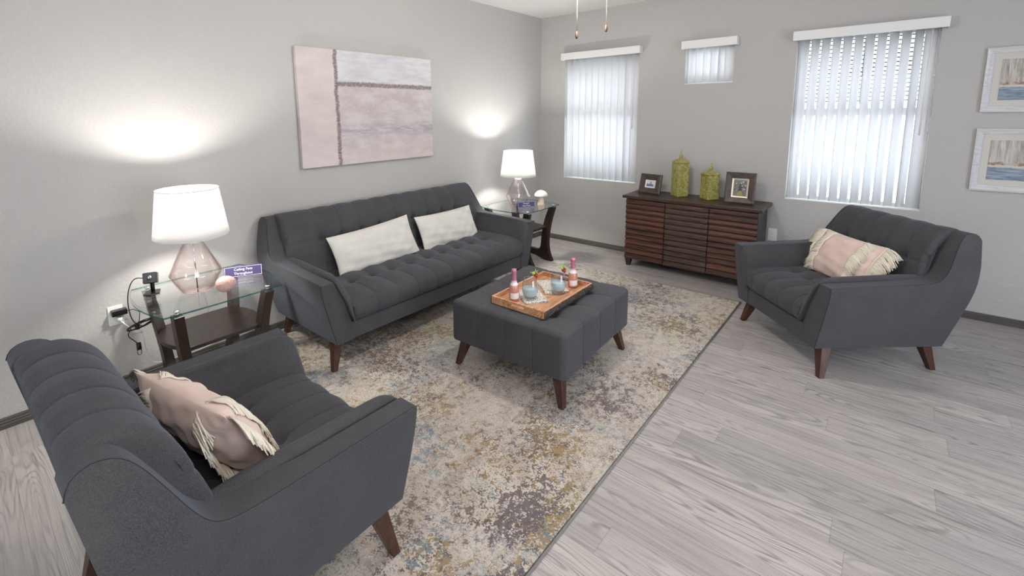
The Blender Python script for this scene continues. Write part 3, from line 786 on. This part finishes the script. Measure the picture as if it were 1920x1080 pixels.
for sx in (-1, 1):
    for sy in (-1, 1):
        a = sx*(hw-.035); c = sy*(hd-.03); vs = []
        for (z, h) in ((0, .018), (.08, .030)): vs += [(a-h, c-h, z), (a+h, c-h, z), (a+h, c+h, z), (a-h, c+h, z)]
        B().add(vs, [(0, 3, 2, 1), (4, 5, 6, 7), (0, 1, 5, 4), (1, 2, 6, 5), (2, 3, 7, 6), (3, 0, 4, 7)]).out('leg', MAT['console_side'], cs, smooth=False)
CZ = .748
# lidded jars
def m_jar():
    t = NT('chartreuse_crackle_glaze'); p = t.obj()
    v = t.voro(p, 70, 'DISTANCE_TO_EDGE'); n = t.noise(p, 18, 4, .7, 1.0); big = t.noise(p, 9, 3, .6, 2.)
    rel = t.mr(t.math('ABSOLUTE', t.math('SUBTRACT', big, .5)), .0, .05, 1, 0)
    c = t.mix(t.mr(n, .35, .6), (.25, .235, .042), (.42, .385, .10))
    c = t.mix(t.math('MULTIPLY', t.mr(v, .04, .16, 1, 0), t.mr(n, .40, .55, .25, .95)), c, (.13, .10, .03))
    c = t.mix(t.math('MULTIPLY', rel, .5), c, (.55, .56, .22))
    return t.done(t.bsdf(c, .32, 0, t.bump(t.math('ADD', v, rel), .5, .003), Specular_IOR_Level=.6))
MAT['jar'] = m_jar()
def jar(x, y, side, h, rz, label):
    t = thing('lidded_jar', label, 'jar', (x, y, CZ), rz, group='yellow green ceramic jars on the console')
    s = side/2; b = B()
    def sq(r, z): return [(-r, -r, z), (r, -r, z), (r, r, z), (-r, r, z)]
    b.grid([sq(s*.97, 0), sq(s*1.0, .008), sq(s*.985, h*.5), sq(s*1.0, h-.006), sq(s*.97, h)], closed_v=True)
    b.f.append((0, 1, 2, 3)); b.f.append((16, 17, 18, 19)); b.mi += [0, 0]
    b.out('jar_body', MAT['jar'], t, smooth=False, bevel=.004)
    lid = B(); lid.grid([sq(s*1.05, h+.001), sq(s*1.05, h+.010), sq(s*.80, h+.024), sq(s*.42, h+.038), sq(s*.26, h+.044)], closed_v=True)
    k = 0; lid.f.append((0, 1, 2, 3)); lid.f.append((16, 17, 18, 19)); lid.mi += [0, 0]
    l = lid.out('lid', MAT['jar'], t, smooth=False, bevel=.003)
    B().lathe([(.012, h+.042), (.014, h+.048), (.023, h+.062), (.021, h+.072), (.012, h+.088), (.006, h+.108), (.002, h+.122)], 6).out('finial', MAT['jar'], l, smooth=False)
    return t
jar(1.800, -.190, .118, .335, math.radians(52), 'taller of the two yellow green lidded ceramic jars')
jar(2.082, -.190, .122, .235, math.radians(50), 'shorter of the two yellow green lidded ceramic jars')
# tabletop photo frames
MAT['frame_dark'] = m_wood('distressed_dark_frame', (.028, .019, .014), (.085, .058, .042), (14, 14, 14), .4)
MAT['fillet'] = plain('champagne_fillet', (.62, .56, .45), .3, .6)
PH = {k: plain('photo_'+k, c, .4) for k, c in dict(grey=(.30, .31, .32), white=(.72, .71, .69), skin=(.42, .25, .18), blue=(.13, .19, .34), dark=(.035, .035, .04), mid=(.16, .16, .16), yellow=(.42, .36, .12)).items()}
def disc(b, x, z, rx, rz, y, mi, n=14): b.add([(x+rx*cos(2*pi*k/n), y, z+rz*sin(2*pi*k/n)) for k in range(n)], [tuple(range(n))], mi)
def poly(b, pts, y, mi): b.add([(a, y, z) for a, z in pts], [tuple(range(len(pts)))], mi)
def desk_frame(x, y, w, h, fw_, rz, lean, label, kind):
    t = thing('photo_frame', label, 'photo frame', (x, y, CZ+.001), rz, group='dark photo frames on the console')
    Rx = Matrix.Rotation(-lean, 4, 'X')
    f = B(); pr = [(0, 0), (0, -.016), (.010, -.022), (fw_-.004, -.012), (fw_, -.008), (fw_, 0)]
    P = [[(cx+dx*a-w/2, yy, cz+dz*a) for a, yy in pr] for (cx, cz), (dx, dz) in zip([(0, 0), (w, 0), (w, h), (0, h)], [(1, 1), (-1, 1), (-1, -1), (1, -1)])]
    f.grid(P, closed_u=True, closed_v=True)
    def add(bb, nm, mats, **k):
        bb.v = [tuple(Rx @ Vector(v)) for v in bb.v]; return bb.out(nm, mats, t, smooth=False, **k)
    add(f, 'frame', MAT['frame_dark'])
    iw, ih = w-2*fw_, h-2*fw_
    g = B(); fl = .012
    P = [[(cx+dx*a-iw/2, yy, cz+fw_+dz*a) for a, yy in [(0, -.004), (0, -.012), (fl, -.009), (fl, -.004)]] for (cx, cz), (dx, dz) in zip([(0, 0), (iw, 0), (iw, ih), (0, ih)], [(1, 1), (-1, 1), (-1, -1), (1, -1)])]
    g.grid(P, closed_u=True, closed_v=True); add(g, 'inner_trim', MAT['fillet'] if kind == 2 else PH['white'])
    p = B(); a, z0, z1 = iw/2-.003, fw_+.003, h-fw_-.003; ms = list(PH.values()); ix = {k: i for i, k in enumerate(PH)}
    p.bx(-a, a, -.0055, -.003, z0, z1, ix['grey']); cz = (z0+z1)/2; Hh = z1-z0
    if kind == 1:
        poly(p, [(-a*.8, z0+.01), (a*.8, z0+.01), (a*.8, z1-.01), (-a*.8, z1-.01)], -.0057, ix['white'])
        poly(p, [(-a*.62, z0+.012), (a*.70, z0+.012), (a*.62, z0+Hh*.42), (a*.2, z0+Hh*.55), (-a*.15, z0+Hh*.56), (-a*.5, z0+Hh*.42)], -.0060, ix['blue'])
        poly(p, [(-a*.8, z0+.012), (-a*.5, z0+.012), (-a*.45, z0+Hh*.5), (-a*.8, z0+Hh*.55)], -.0059, ix['mid'])
        disc(p, a*.05, z0+Hh*.66, Hh*.085, Hh*.11, -.0063, ix['skin']); disc(p, a*.05, z0+Hh*.74, Hh*.09, Hh*.065, -.0065, ix['dark'])
    else:
        poly(p, [(-a*.8, z0+.012), (a*.8, z0+.012), (a*.8, z1-.012), (-a*.8, z1-.012)], -.0057, ix['mid'])
        for q in range(46):
            disc(p, rs.uniform(-a*.7, a*.7), rs.uniform(z0+Hh*.35, z1-.02), rs.uniform(.004, .010), rs.uniform(.003, .008), -.0058-.00002*q, ix[rs.choice(['grey', 'white', 'dark', 'mid'])], 7)
        poly(p, [(-a*.42, z0+.014), (a*.42, z0+.014), (a*.14, z0+Hh*.38), (-a*.10, z0+Hh*.38)], -.0071, ix['yellow'])
        for q in range(5): poly(p, [(-a*.42+a*.06*q, z0+.014+.011*q), (a*.42-a*.055*q, z0+.014+.011*q), (a*.42-a*.055*q, z0+.017+.011*q), (-a*.42+a*.06*q, z0+.017+.011*q)], -.0073, ix['dark'])
        poly(p, [(-a*.22, z0+Hh*.34), (a*.24, z0+Hh*.34), (a*.20, z0+Hh*.58), (-a*.18, z0+Hh*.58)], -.0075, ix['dark']); disc(p, 0, z0+Hh*.66, .010, .014, -.0077, ix['dark'])
    add(p, 'photograph', ms)
    gl = B(); gl.bx(-a, a, -.0095, -.0092, z0, z1); add(gl, 'glazing', MAT['frame_glass'])
    e = B(); hh = h*.80; top = Rx @ Vector((0, .001, hh)); dd = .42*h
    e.add([(-.018, top.y, top.z), (.018, top.y, top.z), (.026, top.y+dd*.75, .0), (-.026, top.y+dd*.75, .0), (-.018, top.y+.004, top.z), (.018, top.y+.004, top.z), (.026, top.y+dd*.75+.004, 0), (-.026, top.y+dd*.75+.004, 0)], [(0, 1, 2, 3), (7, 6, 5, 4), (0, 4, 5, 1), (1, 5, 6, 2), (2, 6, 7, 3), (3, 7, 4, 0)])
    e.out('easel_back', MAT['black'], t, smooth=False)
    return t
desk_frame(1.520, -.255, .235, .205, .062, math.radians(-9), math.radians(14), 'smaller dark tabletop frame holding a photo of a person in blue', 1)
desk_frame(2.358, -.280, .245, .285, .055, math.radians(3), math.radians(13), 'larger dark tabletop frame holding a dark photo of a figure on yellow steps', 2)

# ------------------------------------------------------------ pillows
def pillow(name, label, loc, right, upv, w, h, th, mat, fringe=False, sag=.0, group=None, seed=1):
    Rv = Vector(right).normalized(); U = Vector(upv); U = (U-Rv*U.dot(Rv)).normalized(); Nn = Rv.cross(U)
    t = thing(name, label, 'pillow', loc, group=group)
    t.rotation_euler = Matrix((Rv, U, Nn)).transposed().to_euler()
    NX, NY = 56, 36; rn = random.Random(seed); ph = [rn.uniform(0, 6) for _ in range(8)]
    def surf(u, v, s):
        px = 1-.055*(1-abs(u)**2)*0-.0; x = u*w/2*(1-.045*(1-v*v)*abs(u)**2); y = v*h/2*(1-.07*(1-u*u)*abs(v)**2)-sag*(1-u*u)
        tt = th/2*(max(0, 1-abs(u)**2.6)**.55)*(max(0, 1-abs(v)**2.2)**.6)
        wr = .0035*sin(9*u+6*v+ph[0])+.0025*sin(17*u-8*v+ph[1])+.003*sin(4*u+15*v+ph[2])
        cr = math.exp(-((1-abs(u))**2+(1-abs(v))**2)/.10)*.004*sin(30*(u-v)+ph[3])
        return Vector((x, y, s*(tt+(wr+cr)*min(1, tt/.03))))
    b = B()
    for s in (1, -1):
        P = []
        for i in range(NX+1):
            u = -cos(pi*i/NX); u = math.copysign(abs(u)**.85, u)
            P.append([surf(u, math.copysign(abs(-cos(pi*j/NY))**.85, -cos(pi*j/NY)), s) for j in range(NY+1)])
        b.grid(P, flip=(s < 0))
    me = b.me(); bm = bmesh.new(); bm.from_mesh(me); bmesh.ops.remove_doubles(bm, verts=bm.verts[:], dist=.0004); bmesh.ops.recalc_face_normals(bm, faces=bm.faces[:]); bm.to_mesh(me); bm.free()
    link('cover', me, mat, t)
    ins = Matrix((Rv, U, Nn))    # world dir -> local
    gl = ins @ Vector((0, 0, -1))
    if fringe:
        for (u0, sg, L) in ((-.97, -1, .095), (-.50, -1, .080), (.50, 1, .080), (.97, 1, .095)):
            f = B(); N = 56; band = B()
            faces = (1, -1) if abs(u0) < .9 else (1,)
            for s in faces:
                rows = []
                for j in range(N+1):
                    v = -.97+1.94*j/N; a = surf(u0, v, s); c = surf(u0+sg*(.05 if abs(u0) < .9 else .0), v, s)
                    if abs(u0) > .9: c = a+Vector((sg*.016, 0, 0))
                    off = Vector((0, 0, s*.003)); rows.append([a+off, (a+c)/2+off*1.3, c+off])
                f.grid(rows)
                for j in range(N*4):
                    v = -.97+1.94*(j+rn.random()*.7)/(N*4); a = surf(u0, v, s)+Vector((0, 0, s*.004)); ll = L*rn.uniform(.75, 1.1)
                    if abs(u0) > .9: a += Vector((sg*.012, 0, 0))
                    cl = sin(j*.9)*.003
                    d = Vector((sg, rn.uniform(-.22, .22), rn.uniform(0, .12)*s))
                    pts = [a]
                    for q in range(1, 5):
                        fq = q/4; pp = a+d.normalized()*ll*fq+gl*(.35*ll*fq*fq*1.6)+Vector((0, cl*fq, 0))
                        if abs(u0) < .9:
                            uu = max(-1, min(1, pp.x/(w/2))); vv = max(-1, min(1, pp.y/(h/2))); zz = surf(uu, vv, s).z
                            if s*pp.z < s*zz+.003: pp.z = zz+s*(.003+.003*rn.random())
                        pts.append(pp)
                    f.tube(pts, [.0022, .0026, .0025, .0024, .0016], 4)
            f.out('fringe', MAT['fringe'], t, label='cream cotton tassel fringe')
    return t
def lean(facing, a):   # pillow axes for a seat facing direction (unit xy), leaning back by a
    F = Vector((facing[0], facing[1], 0)).normalized(); right = Vector((-F.y, F.x, 0))   # right in picture when looking at it
    up = Vector((0, 0, 1))*cos(a)-F*sin(a); return right, up
r_, u_ = lean((1, 0), .42)
pillow('lumbar_pillow', 'left ivory velvet pillow leaning on the sofa back', (.395, -2.870, .585), (r_+Vector((0, 0, .06))), u_, .76, .33, .13, MAT['ivory'], group='ivory pillows on the sofa', seed=3)
pillow('lumbar_pillow', 'right ivory velvet pillow leaning on the sofa back', (.395, -2.075, .575), (r_+Vector((0, 0, .0))), u_, .70, .315, .13, MAT['ivory'], group='ivory pillows on the sofa', seed=8)
F2 = (cos(-2.395), sin(-2.395)); r_, u_ = lean(F2, .55)
c2 = Vector((2.889, -1.411, 0))+Vector((F2[0], F2[1], 0))*(-.46)+Vector((-F2[1], F2[0], 0))*(-.075)
pillow('fringed_pillow', 'blush pink pillow with cream fringe on the armchair by the window', (c2.x, c2.y, .585), r_, u_, .50, .33, .15, MAT['pink'], True, group='blush fringed pillows', seed=5)
F1 = (cos(1.60), sin(1.60)); r_, u_ = lean(F1, .50)
r_ = r_+Vector((0, -.14, -.05))
c1 = Vector((1.722, -4.097, 0))+Vector((F1[0], F1[1], 0))*(-.45)
pillow('fringed_pillow', 'blush pink pillow with cream fringe on the nearest armchair', (c1.x-.01, c1.y+.015, .60), r_, u_, .56, .33, .15, MAT['pink'], True, group='blush fringed pillows', seed=11)

# ------------------------------------------------------------ tray and drinks
def m_acacia():
    t = NT('acacia_tray_wood'); p = t.map(t.obj(), (26, 3, 26)); n = t.noise(p, 1.6, 5, .6, 1.2); f = t.noise(p, 8, 3, .6)
    c = t.ramp(n, [(.30, (.22, .085, .035)), (.45, (.48, .235, .115)), (.60, (.62, .36, .21)), (.75, (.40, .17, .075))])
    return t.done(t.bsdf(c, .35, 0, t.bump(f, .1, .001)))
def m_bark():
    t = NT('rough_bark'); p = t.map(t.obj(), (1, 1, 1)); n = t.noise(p, 60, 5, .7, .5); v = t.voro(p, 75)
    c = t.mix(t.mr(n, .4, .62), (.018, .014, .014), (.12, .085, .07)); c = t.mix(t.mr(n, .66, .72), c, (.28, .15, .10))
    return t.done(t.bsdf(c, .9, 0, t.bump(t.math('ADD', n, v), 1.0, .008)))
MAT['acacia'] = m_acacia(); MAT['bark'] = m_bark()
TRZ = .446
tr = thing('serving_tray', 'acacia wood tray with bark edges lying on the ottoman', 'tray', (1.782, -2.612, TRZ), math.radians(.8))
tx, ty, hh = .19, .29, .045
B().bx(-tx+.012, tx-.012, -ty+.012, ty-.012, .006, .016).out('tray_bottom', MAT['acacia'], tr, smooth=False)
for s in (-1, 1):
    b = B(); nseg = 24; P = []
    rr = random.Random(4+s)
    b.bx(min(s*tx, s*(tx-.014)), max(s*tx, s*(tx-.014)), -ty, ty, 0, hh)
    side_ = b.out('side_board', MAT['acacia'], tr, smooth=False, bevel=.002)
    P = []
    for i in range(61):
        y = -ty+2*ty*i/60; row = []
        for j in range(9):
            z = .001+(hh-.004)*j/8; o = .004+.006*rr.random()+.004*sin(j/8*pi); row.append((s*(tx+(o if 0 < i < 60 and 0 < j < 8 else .0005)), y, z-(.003*rr.random() if j == 0 else 0)))
        P.append(row)
    b = B(); b.grid(P, flip=(s < 0)); b.out('bark_edge', MAT['bark'], side_, label='dark rough bark edge')
for s in (-1, 1):
    # end board with a handle slot
    y0, y1 = (s*ty, s*(ty-.014)) if s < 0 else (s*(ty-.014), s*ty)
    b = B(); a = tx-.0145
    b.bx(-a, -.052, y0, y1, 0, hh); b.bx(.052, a, y0, y1, 0, hh); b.bx(-.052, .052, y0, y1, 0, .014); b.bx(-.052, .052, y0, y1, .032, hh)
    b.out('end_board', MAT['acacia'], tr, smooth=False)
TB = TRZ+.0165
def m_rose():
    t = NT('rose_wine_in_glass'); tr_ = t.n('BsdfTransparent', {'Color': (.86, .50, .40, 1)}).outputs[0]
    d = t.bsdf((.72, .36, .28), .08, 0, Specular_IOR_Level=.8); return t.done(t.n('MixShader', {0: .62, 1: tr_, 2: d}).outputs[0])
MAT['rose'] = m_rose(); MAT['foil'] = plain('dusty_pink_foil', (.50, .19, .26), .32, .35); MAT['paper'] = plain('white_label_paper', (.78, .74, .72), .5)
def bottle(x, y, label, rz):
    t = thing('wine_bottle', label, 'bottle', (x, y, TB), rz, group='small rose bottles on the tray')
    B().lathe([(.024, 0), (.0285, .003), (.030, .010), (.030, .078), (.027, .092), (.018, .112), (.0145, .122), (.0135, .130)], 32).out('bottle_body', MAT['rose'], t)
    B().lathe([(.0175, .118), (.0150, .124), (.0145, .135), (.0150, .170), (.0155, .178), (.0165, .181), (.0165, .190), (.0135, .195)], 32).out('foil_cap', MAT['foil'], t, label='dusty pink foil neck')
    B().lathe([(.0245, .098), (.0190, .110), (.0165, .121), (.0160, .124)], 32, cap=False).out('neck_label', MAT['paper'], t)
    b = B(); P = []
    for k in range(17):
        a = -1.0+2.0*k/16; P.append([(.0306*cos(a), .0306*sin(a), z) for z in (.016, .052)])
    b.grid(P, flip=True); b.out('label_paper', MAT['paper'], t)
    return t
bottle(1.700, -2.812, 'pink capped rose bottle at the near end of the tray', -.75)
bottle(1.866, -2.396, 'pink capped rose bottle at the far end of the tray', -.75)
def m_napkin():
    t = NT('silver_patterned_napkin'); p = t.obj(); v = t.voro(p, 62, 'DISTANCE_TO_EDGE'); n = t.noise(p, 20, 2, .5)
    c = t.mix(t.mr(v, .04, .10), (.22, .18, .13), (.74, .72, .68)); return t.done(t.bsdf(c, t.mr(v, .06, .14, .3, .7), 0))
MAT['napkin'] = m_napkin()
def napkin(x, y, rz, sx, sy, label):
    t = thing('folded_napkin', label, 'napkin', (x, y, TB), rz, group='folded napkins on the tray')
    for k in range(3):
        P = []; N = 10; z = .0005+k*.0028
        for i in range(N+1):
            P.append([((-.5+i/N)*sx*(1-.01*k), (-.5+j/N)*sy*(1-.01*k), z+.0012*sin(i*.8+j*.5+k)+.0012) for j in range(N+1)])
        b = B(); b.grid(P); o = b.out('fold', MAT['napkin'], t); m = o.modifiers.new('s', 'SOLIDIFY'); m.thickness = .0012
napkin(1.752, -2.700, math.radians(-38), .225, .150, 'near silver patterned napkin beneath a glass of pale blue drink')
napkin(1.760, -2.480, math.radians(-40), .235, .160, 'far silver patterned napkin beneath a glass of pale blue drink')
MAT['drink'] = m_trans('cloudy_blue_drink', (.62, .76, .79), .3, tcol=(.66, .82, .86))
MAT['berry'] = plain('red_strawberry', (.42, .03, .03), .3); MAT['leafy'] = plain('strawberry_leaf', (.30, .42, .08), .5)
GZ = TB+.0105
def tumbler(x, y, label, gx):
    t = thing('stemless_glass', label, 'glass', (x, y, GZ), group='stemless glasses on the tray')
    o_ = [(.020, 0), (.030, .003), (.043, .019), (.0500, .043), (.0495, .064), (.0455, .090), (.0405, .114), (.0390, .124)]
    inn = [(.0380, .124), (.0393, .114), (.0443, .090), (.0483, .064), (.0488, .043), (.0418, .020), (.029, .006), (.001, .005)]
    b = B(); b.lathe(o_+inn, 40); b.out('glass_bowl', MAT['drink_glass'], t)
    d = B(); d.lathe([(.001, .0058), (.028, .0068), (.041, .0205), (.0478, .043), (.0475, .060), (.001, .060)], 40); d.out('drink', MAT['drink'], t, label='pale blue drink')
    s = thing('strawberry', 'strawberry on the rim of the %s glass' % gx, 'strawberry', (x+.020, y+.033, GZ+.135), group='strawberries on the glass rims')
    s.rotation_euler = (.35, -.25, .2); s.scale = (1.25, 1.25, 1.25)
    B().lathe([(.001, -.017), (.006, -.012), (.011, -.002), (.0125, .004), (.009, .009), (.003, .010)], 16).out('berry', MAT['berry'], s)
    lf = B()
    for k in range(9):
        a = 2*pi*k/9; c, q = cos(a), sin(a); r = .017+.005*(k % 2); e = .004
        lf.add([(0, 0, .009), (.6*r*c-e*q, .6*r*q+e*c, .016), (r*c, r*q, .013+.008*(k % 3)), (.6*r*c+e*q, .6*r*q-e*c, .016)], [(0, 1, 2, 3)])
    o = lf.out('leaves', MAT['leafy'], s, smooth=False); m = o.modifiers.new('s', 'SOLIDIFY'); m.thickness = .0012
tumbler(1.767, -2.738, 'stemless glass of pale blue drink at the near end of the tray', 'near')
tumbler(1.850, -2.548, 'stemless glass of pale blue drink at the far end of the tray', 'far')

# ------------------------------------------------------------ things on the end tables
MAT['purple'] = plain('purple_sign', (.040, .030, .105), .5); MAT['lettering'] = plain('white_lettering', (.82, .80, .84), .5)
def sign(x, y, rz, w, h, lines, label, size):
    t = thing('table_sign', label, 'sign', (x, y, TZ+.001), rz, group='purple tent signs on the end tables')
    le = .30; Rx = Matrix.Rotation(-le, 4, 'X')
    p = B(); p.bx(-w/2, w/2, -.0015, .0015, 0, h)
    q = B()
    bw = .0014; m = .004
    for a, c, d, e in ((-w/2+m, w/2-m, m, m+bw), (-w/2+m, w/2-m, h-m-bw, h-m), (-w/2+m, -w/2+m+bw, m, h-m), (w/2-m-bw, w/2-m, m, h-m)): q.bx(a, c, -.0019, -.0014, d, e)
    for bb, nm, mt in ((p, 'sign_panel', MAT['purple']), (q, 'border_line', MAT['lettering'])):
        bb.v = [tuple(Rx @ Vector(v)) for v in bb.v]; bb.out(nm, mt, t, smooth=False)
    Rb = Matrix.Rotation(le*1.0, 4, 'X'); bk = B(); bk.bx(-w/2, w/2, 0, .0015, 0, h*.99)
    tp = Rx @ Vector((0, 0, h)); bk.v = [tuple(Vector(v)+Vector((0, 2*tp.y, 0)) if False else (Rb @ Vector(v))+Vector((0, 2*tp.y+.002, 0))) for v in bk.v]
    bk.out('sign_back', MAT['purple'], t, smooth=False)
    for k, s in enumerate(lines):
        cu = bpy.data.curves.new('lettering', 'FONT'); cu.body = s; cu.size = size; cu.align_x = 'CENTER'; cu.align_y = 'CENTER'; cu.extrude = .0003; cu.offset = 0
        to = bpy.data.objects.new('tmp_text', cu); COL.objects.link(to); dg = bpy.context.evaluated_depsgraph_get()
        me = bpy.data.meshes.new_from_object(to.evaluated_get(dg)); bpy.data.objects.remove(to)
        zc = h*(.69-.38*k)
        for v in me.vertices: v.co = Rx @ Vector((v.co.x, -.0021-v.co.z*.5, v.co.y+zc))
        link('lettering', me, MAT['lettering'], t, smooth=False)
    return t
sign(.400, -3.872, math.atan2(3.975-3.763, .461-.352)*1.0, .215, .066, ['Ceiling Fans', 'Throughout'], 'purple sign reading Ceiling Fans Throughout behind the pink egg', .0215)
sign(.545, -1.065, math.atan2(1.162-.971, .597-.487)*1.0, .200, .064, ['Designer', 'Floor Plans'], 'purple sign reading Designer Floor Plans in front of the corner lamp', .0200)
# pink egg
def m_egg():
    t = NT('pebbled_pink_ceramic'); p = t.obj(); v = t.voro(p, 190); 
    return t.done(t.bsdf(t.mix(t.mr(v, .2, .7), (.42, .24, .21), (.62, .40, .35)), .3, 0, t.bump(t.mr(v, 0, .6, 1, 0), .6, .002), Specular_IOR_Level=.6))
b = B(); pr = []
for k in range(25):
    a = pi*k/24; z = -cos(a); r = sin(a)*(1-.10*z); pr.append((max(.0004, r*.045), z*.054))
b.lathe(pr, 40, mat=Matrix.Rotation(math.radians(80), 3, 'Y'))
b.v = [(x, y, z+.047) for x, y, z in b.v]
o = b.out('decorative_egg', m_egg()); tag(o, 'pebbled pink ceramic egg lying on the glass end table', 'ornament'); o.location = (.585, -4.040, TZ); o.rotation_euler = (0, 0, 1.0)
# mushroom
ms = thing('mushroom_ornament', 'cream carved mushroom standing on the corner end table', 'ornament', (.575, -.842, TZ))
MAT['cream_wood'] = m_wood('pale_carved_wood', (.58, .44, .33), (.74, .64, .52), (30, 30, 4), .5); MAT['cream'] = plain('cream_cap', (.74, .66, .54), .5)
B().lathe([(.034, 0), (.036, .003), (.033, .030), (.027, .075), (.026, .098)], 28).out('stem', MAT['cream_wood'], ms)
B().lathe([(.024, .094), (.060, .092), (.071, .098), (.072, .106), (.062, .128), (.040, .148), (.015, .157), (.001, .158)], 36).out('cap', MAT['cream'], ms)
# webcam
wc = thing('desk_camera', 'small black desk camera on a swivel stand beside the lamp', 'camera', (.272, -4.318, TZ), math.radians(-22)); wc.scale = (1.2, 1.2, 1.2)
b = B(); b.prism([(-.030, -.028), (.034, -.033), (.052, 0), (.034, .033), (-.030, .028)], 0, .007, 'z'); b.out('stand_base', MAT['black'], wc, smooth=False, bevel=.003)
B().tube([(-.012, 0, .006), (-.012, 0, .045), (-.006, 0, .052)], .009, 10).out('stand_arm', MAT['black'], wc)
B().tube([(-.006, -.016, .050), (-.006, .016, .050)], .006, 10).out('pivot', MAT['black'], wc)
Rm = Matrix.Rotation(-.35, 3, 'Y')
hd_ = B(); hd_.box((.010, 0, .076), (.042, .056, .050), mat=Rm); hd_.out('head', MAT['black'], wc, smooth=False, bevel=.004)
fc = B(); fc.box(tuple(Vector((.010, 0, .076))+Rm @ Vector((.0215, 0, 0))), (.002, .050, .044), mat=Rm); fp = fc.out('face_plate', MAT['lens'], wc, smooth=False)
ln = B(); ln.lathe([(.008, 0), (.008, .003), (.004, .0035)], 20, tuple(Vector((.010, 0, .078))+Rm @ Vector((.0226, 0, 0))), mat=Rm @ Matrix.Rotation(pi/2, 3, 'Y')); ln.out('lens', MAT['chrome'], fp)
# outlets
def outlet(loc, rz, label):
    t = thing('wall_outlet', label, 'outlet', loc, rz)
    B().bx(-.036, .036, -.006, 0, -.0585, .0585).out('cover_plate', MAT['white_paint'], t, smooth=False, bevel=.003)
    for s in (-1, 1): B().bx(-.017, .017, -.0085, -.005, s*.021-.014, s*.021+.014).out('receptacle', MAT['white'], t, smooth=False, bevel=.002)
    return t
outlet((.001, -4.452, .445), pi/2, 'white outlet on the left wall with chargers plugged in')
outlet((2.600, -.001, .440), 0, 'white outlet on the far wall beside the console')
pa = thing('power_adapter', 'black power adapter plugged into the white outlet', 'power adapter', (.010, -4.447, .466))
B().bx(0, .042, -.030, .045, -.015, .018).out('adapter_body', MAT['black'], pa, smooth=False, bevel=.004)
pl = B(); pl.tube([(.025, .045, .0), (.03, .075, .0), (.05, .10, -.02), (.06, .09, -.07), (.055, .075, -.10)], .0022, 6); pl.out('cable', MAT['black_soft'], pa)
cb = B()
cb.tube(chaikin([(.255, -4.345, .70), (.20, -4.385, .70), (.16, -4.41, .62), (.14, -4.415, .52), (.13, -4.40, .42), (.13, -4.36, .385)], 3), .0028, 8)
rr = random.Random(2)
for k in range(6):
    pts = []
    for q in range(20):
        a = 2*pi*q/20; pts.append((.12+.010*sin(a+k)+.004*k, -4.365+(.062+.004*rr.random())*cos(a), .385+.010*cos(a)*1.1+(.014+.003*rr.random())*sin(a)+.003*k))
    cb.tube(pts, .0024, 6, closed=True)
cb.tube([(.125, -4.38, .395), (.13, -4.38, .37)], .012, 8)
cb.tube(chaikin([(.12, -4.41, .38), (.11, -4.43, .34), (.115, -4.40, .30), (.12, -4.385, .28)], 2), .0026, 6)
cb.box((.12, -4.383, .262), (.014, .022, .042))
cb.tube([(.12+.0*q, -4.383+.011*cos(2*pi*q/12), .225+.018*sin(2*pi*q/12)) for q in range(12)], .0018, 6, closed=True)
tag(cb.out('camera_cable', MAT['black_soft']), 'black coiled camera cable hanging beside the left wall outlet', 'cable')
wl = B(); wl.box((.028, -4.440, .425), (.040, .022, .022)); wl.tube(chaikin([(.045, -4.44, .42), (.07, -4.42, .39), (.09, -4.39, .36)], 2), .003, 6)
wl.tube([(.090, -4.40, .352), (.100, -4.355, .335)], .0075, 10)
wl.tube(chaikin([(.100, -4.355, .335), (.10, -4.35, .25), (.09, -4.34, .16), (.07, -4.30, .10), (.05, -4.22, .085), (.035, -4.05, .07), (.04, -3.9, .10), (.10, -3.98, .25), (.25, -4.05, .50), (.34, -4.09, .600)], 3), .0022, 6)
tag(wl.out('lamp_cord', MAT['white_paint']), 'white lamp cord with inline switch running down from the left wall outlet', 'cord')

# ------------------------------------------------------------ ceiling fan (only the pull chains hang into view)
fx, fy = 1.99, -2.55
fan = thing('ceiling_fan', 'white ceiling fan whose two pull chains hang into view at the top', 'ceiling fan', (fx, fy, H), group=None)
B().lathe([(.085, 0), (.085, -.03), (.11, -.05), (.125, -.10), (.125, -.19), (.10, -.22), (.06, -.235), (.06, -.29)], 40).out('motor_housing', MAT['white_paint'], fan)
for k in range(5):
    a = 2*pi*k/5+.3; Rz = Matrix.Rotation(a, 3, 'Z'); q = B(); q.box(tuple(Rz @ Vector((.40, 0, -.17))), (.46, .13, .006), mat=Rz); q.out('blade', MAT['white'], fan, smooth=False, bevel=.002)
MAT['bowl'] = m_trans('frosted_light_bowl', (.8, .78, .75), .6)
B().lathe([(.115, -.29), (.125, -.31), (.115, -.35), (.08, -.385), (.03, -.40), (.001, -.402)], 32, cap=False).out('light_bowl', MAT['bowl'], fan)
MAT['chain'] = plain('cream_cord', (.14, .12, .10), .8); MAT['knob_wood'] = plain('brown_pull_knob', (.05, .028, .018), .4)
for (dx, dy, zz) in ((1.915-fx, -2.485-fy, 2.043-H), (2.058-fx, -2.400-fy, 2.074-H)):
    ch = B(); ch.tube([(dx, dy, -.27), (dx, dy, zz+.02)], .0013, 6); c = ch.out('pull_chain', MAT['chain'], fan)
    B().lathe([(.001, zz-.022), (.006, zz-.018), (.0085, zz-.004), (.006, zz+.012), (.0025, zz+.022)], 14, (dx, dy, 0)).out('pull_knob', MAT['knob_wood'], c)
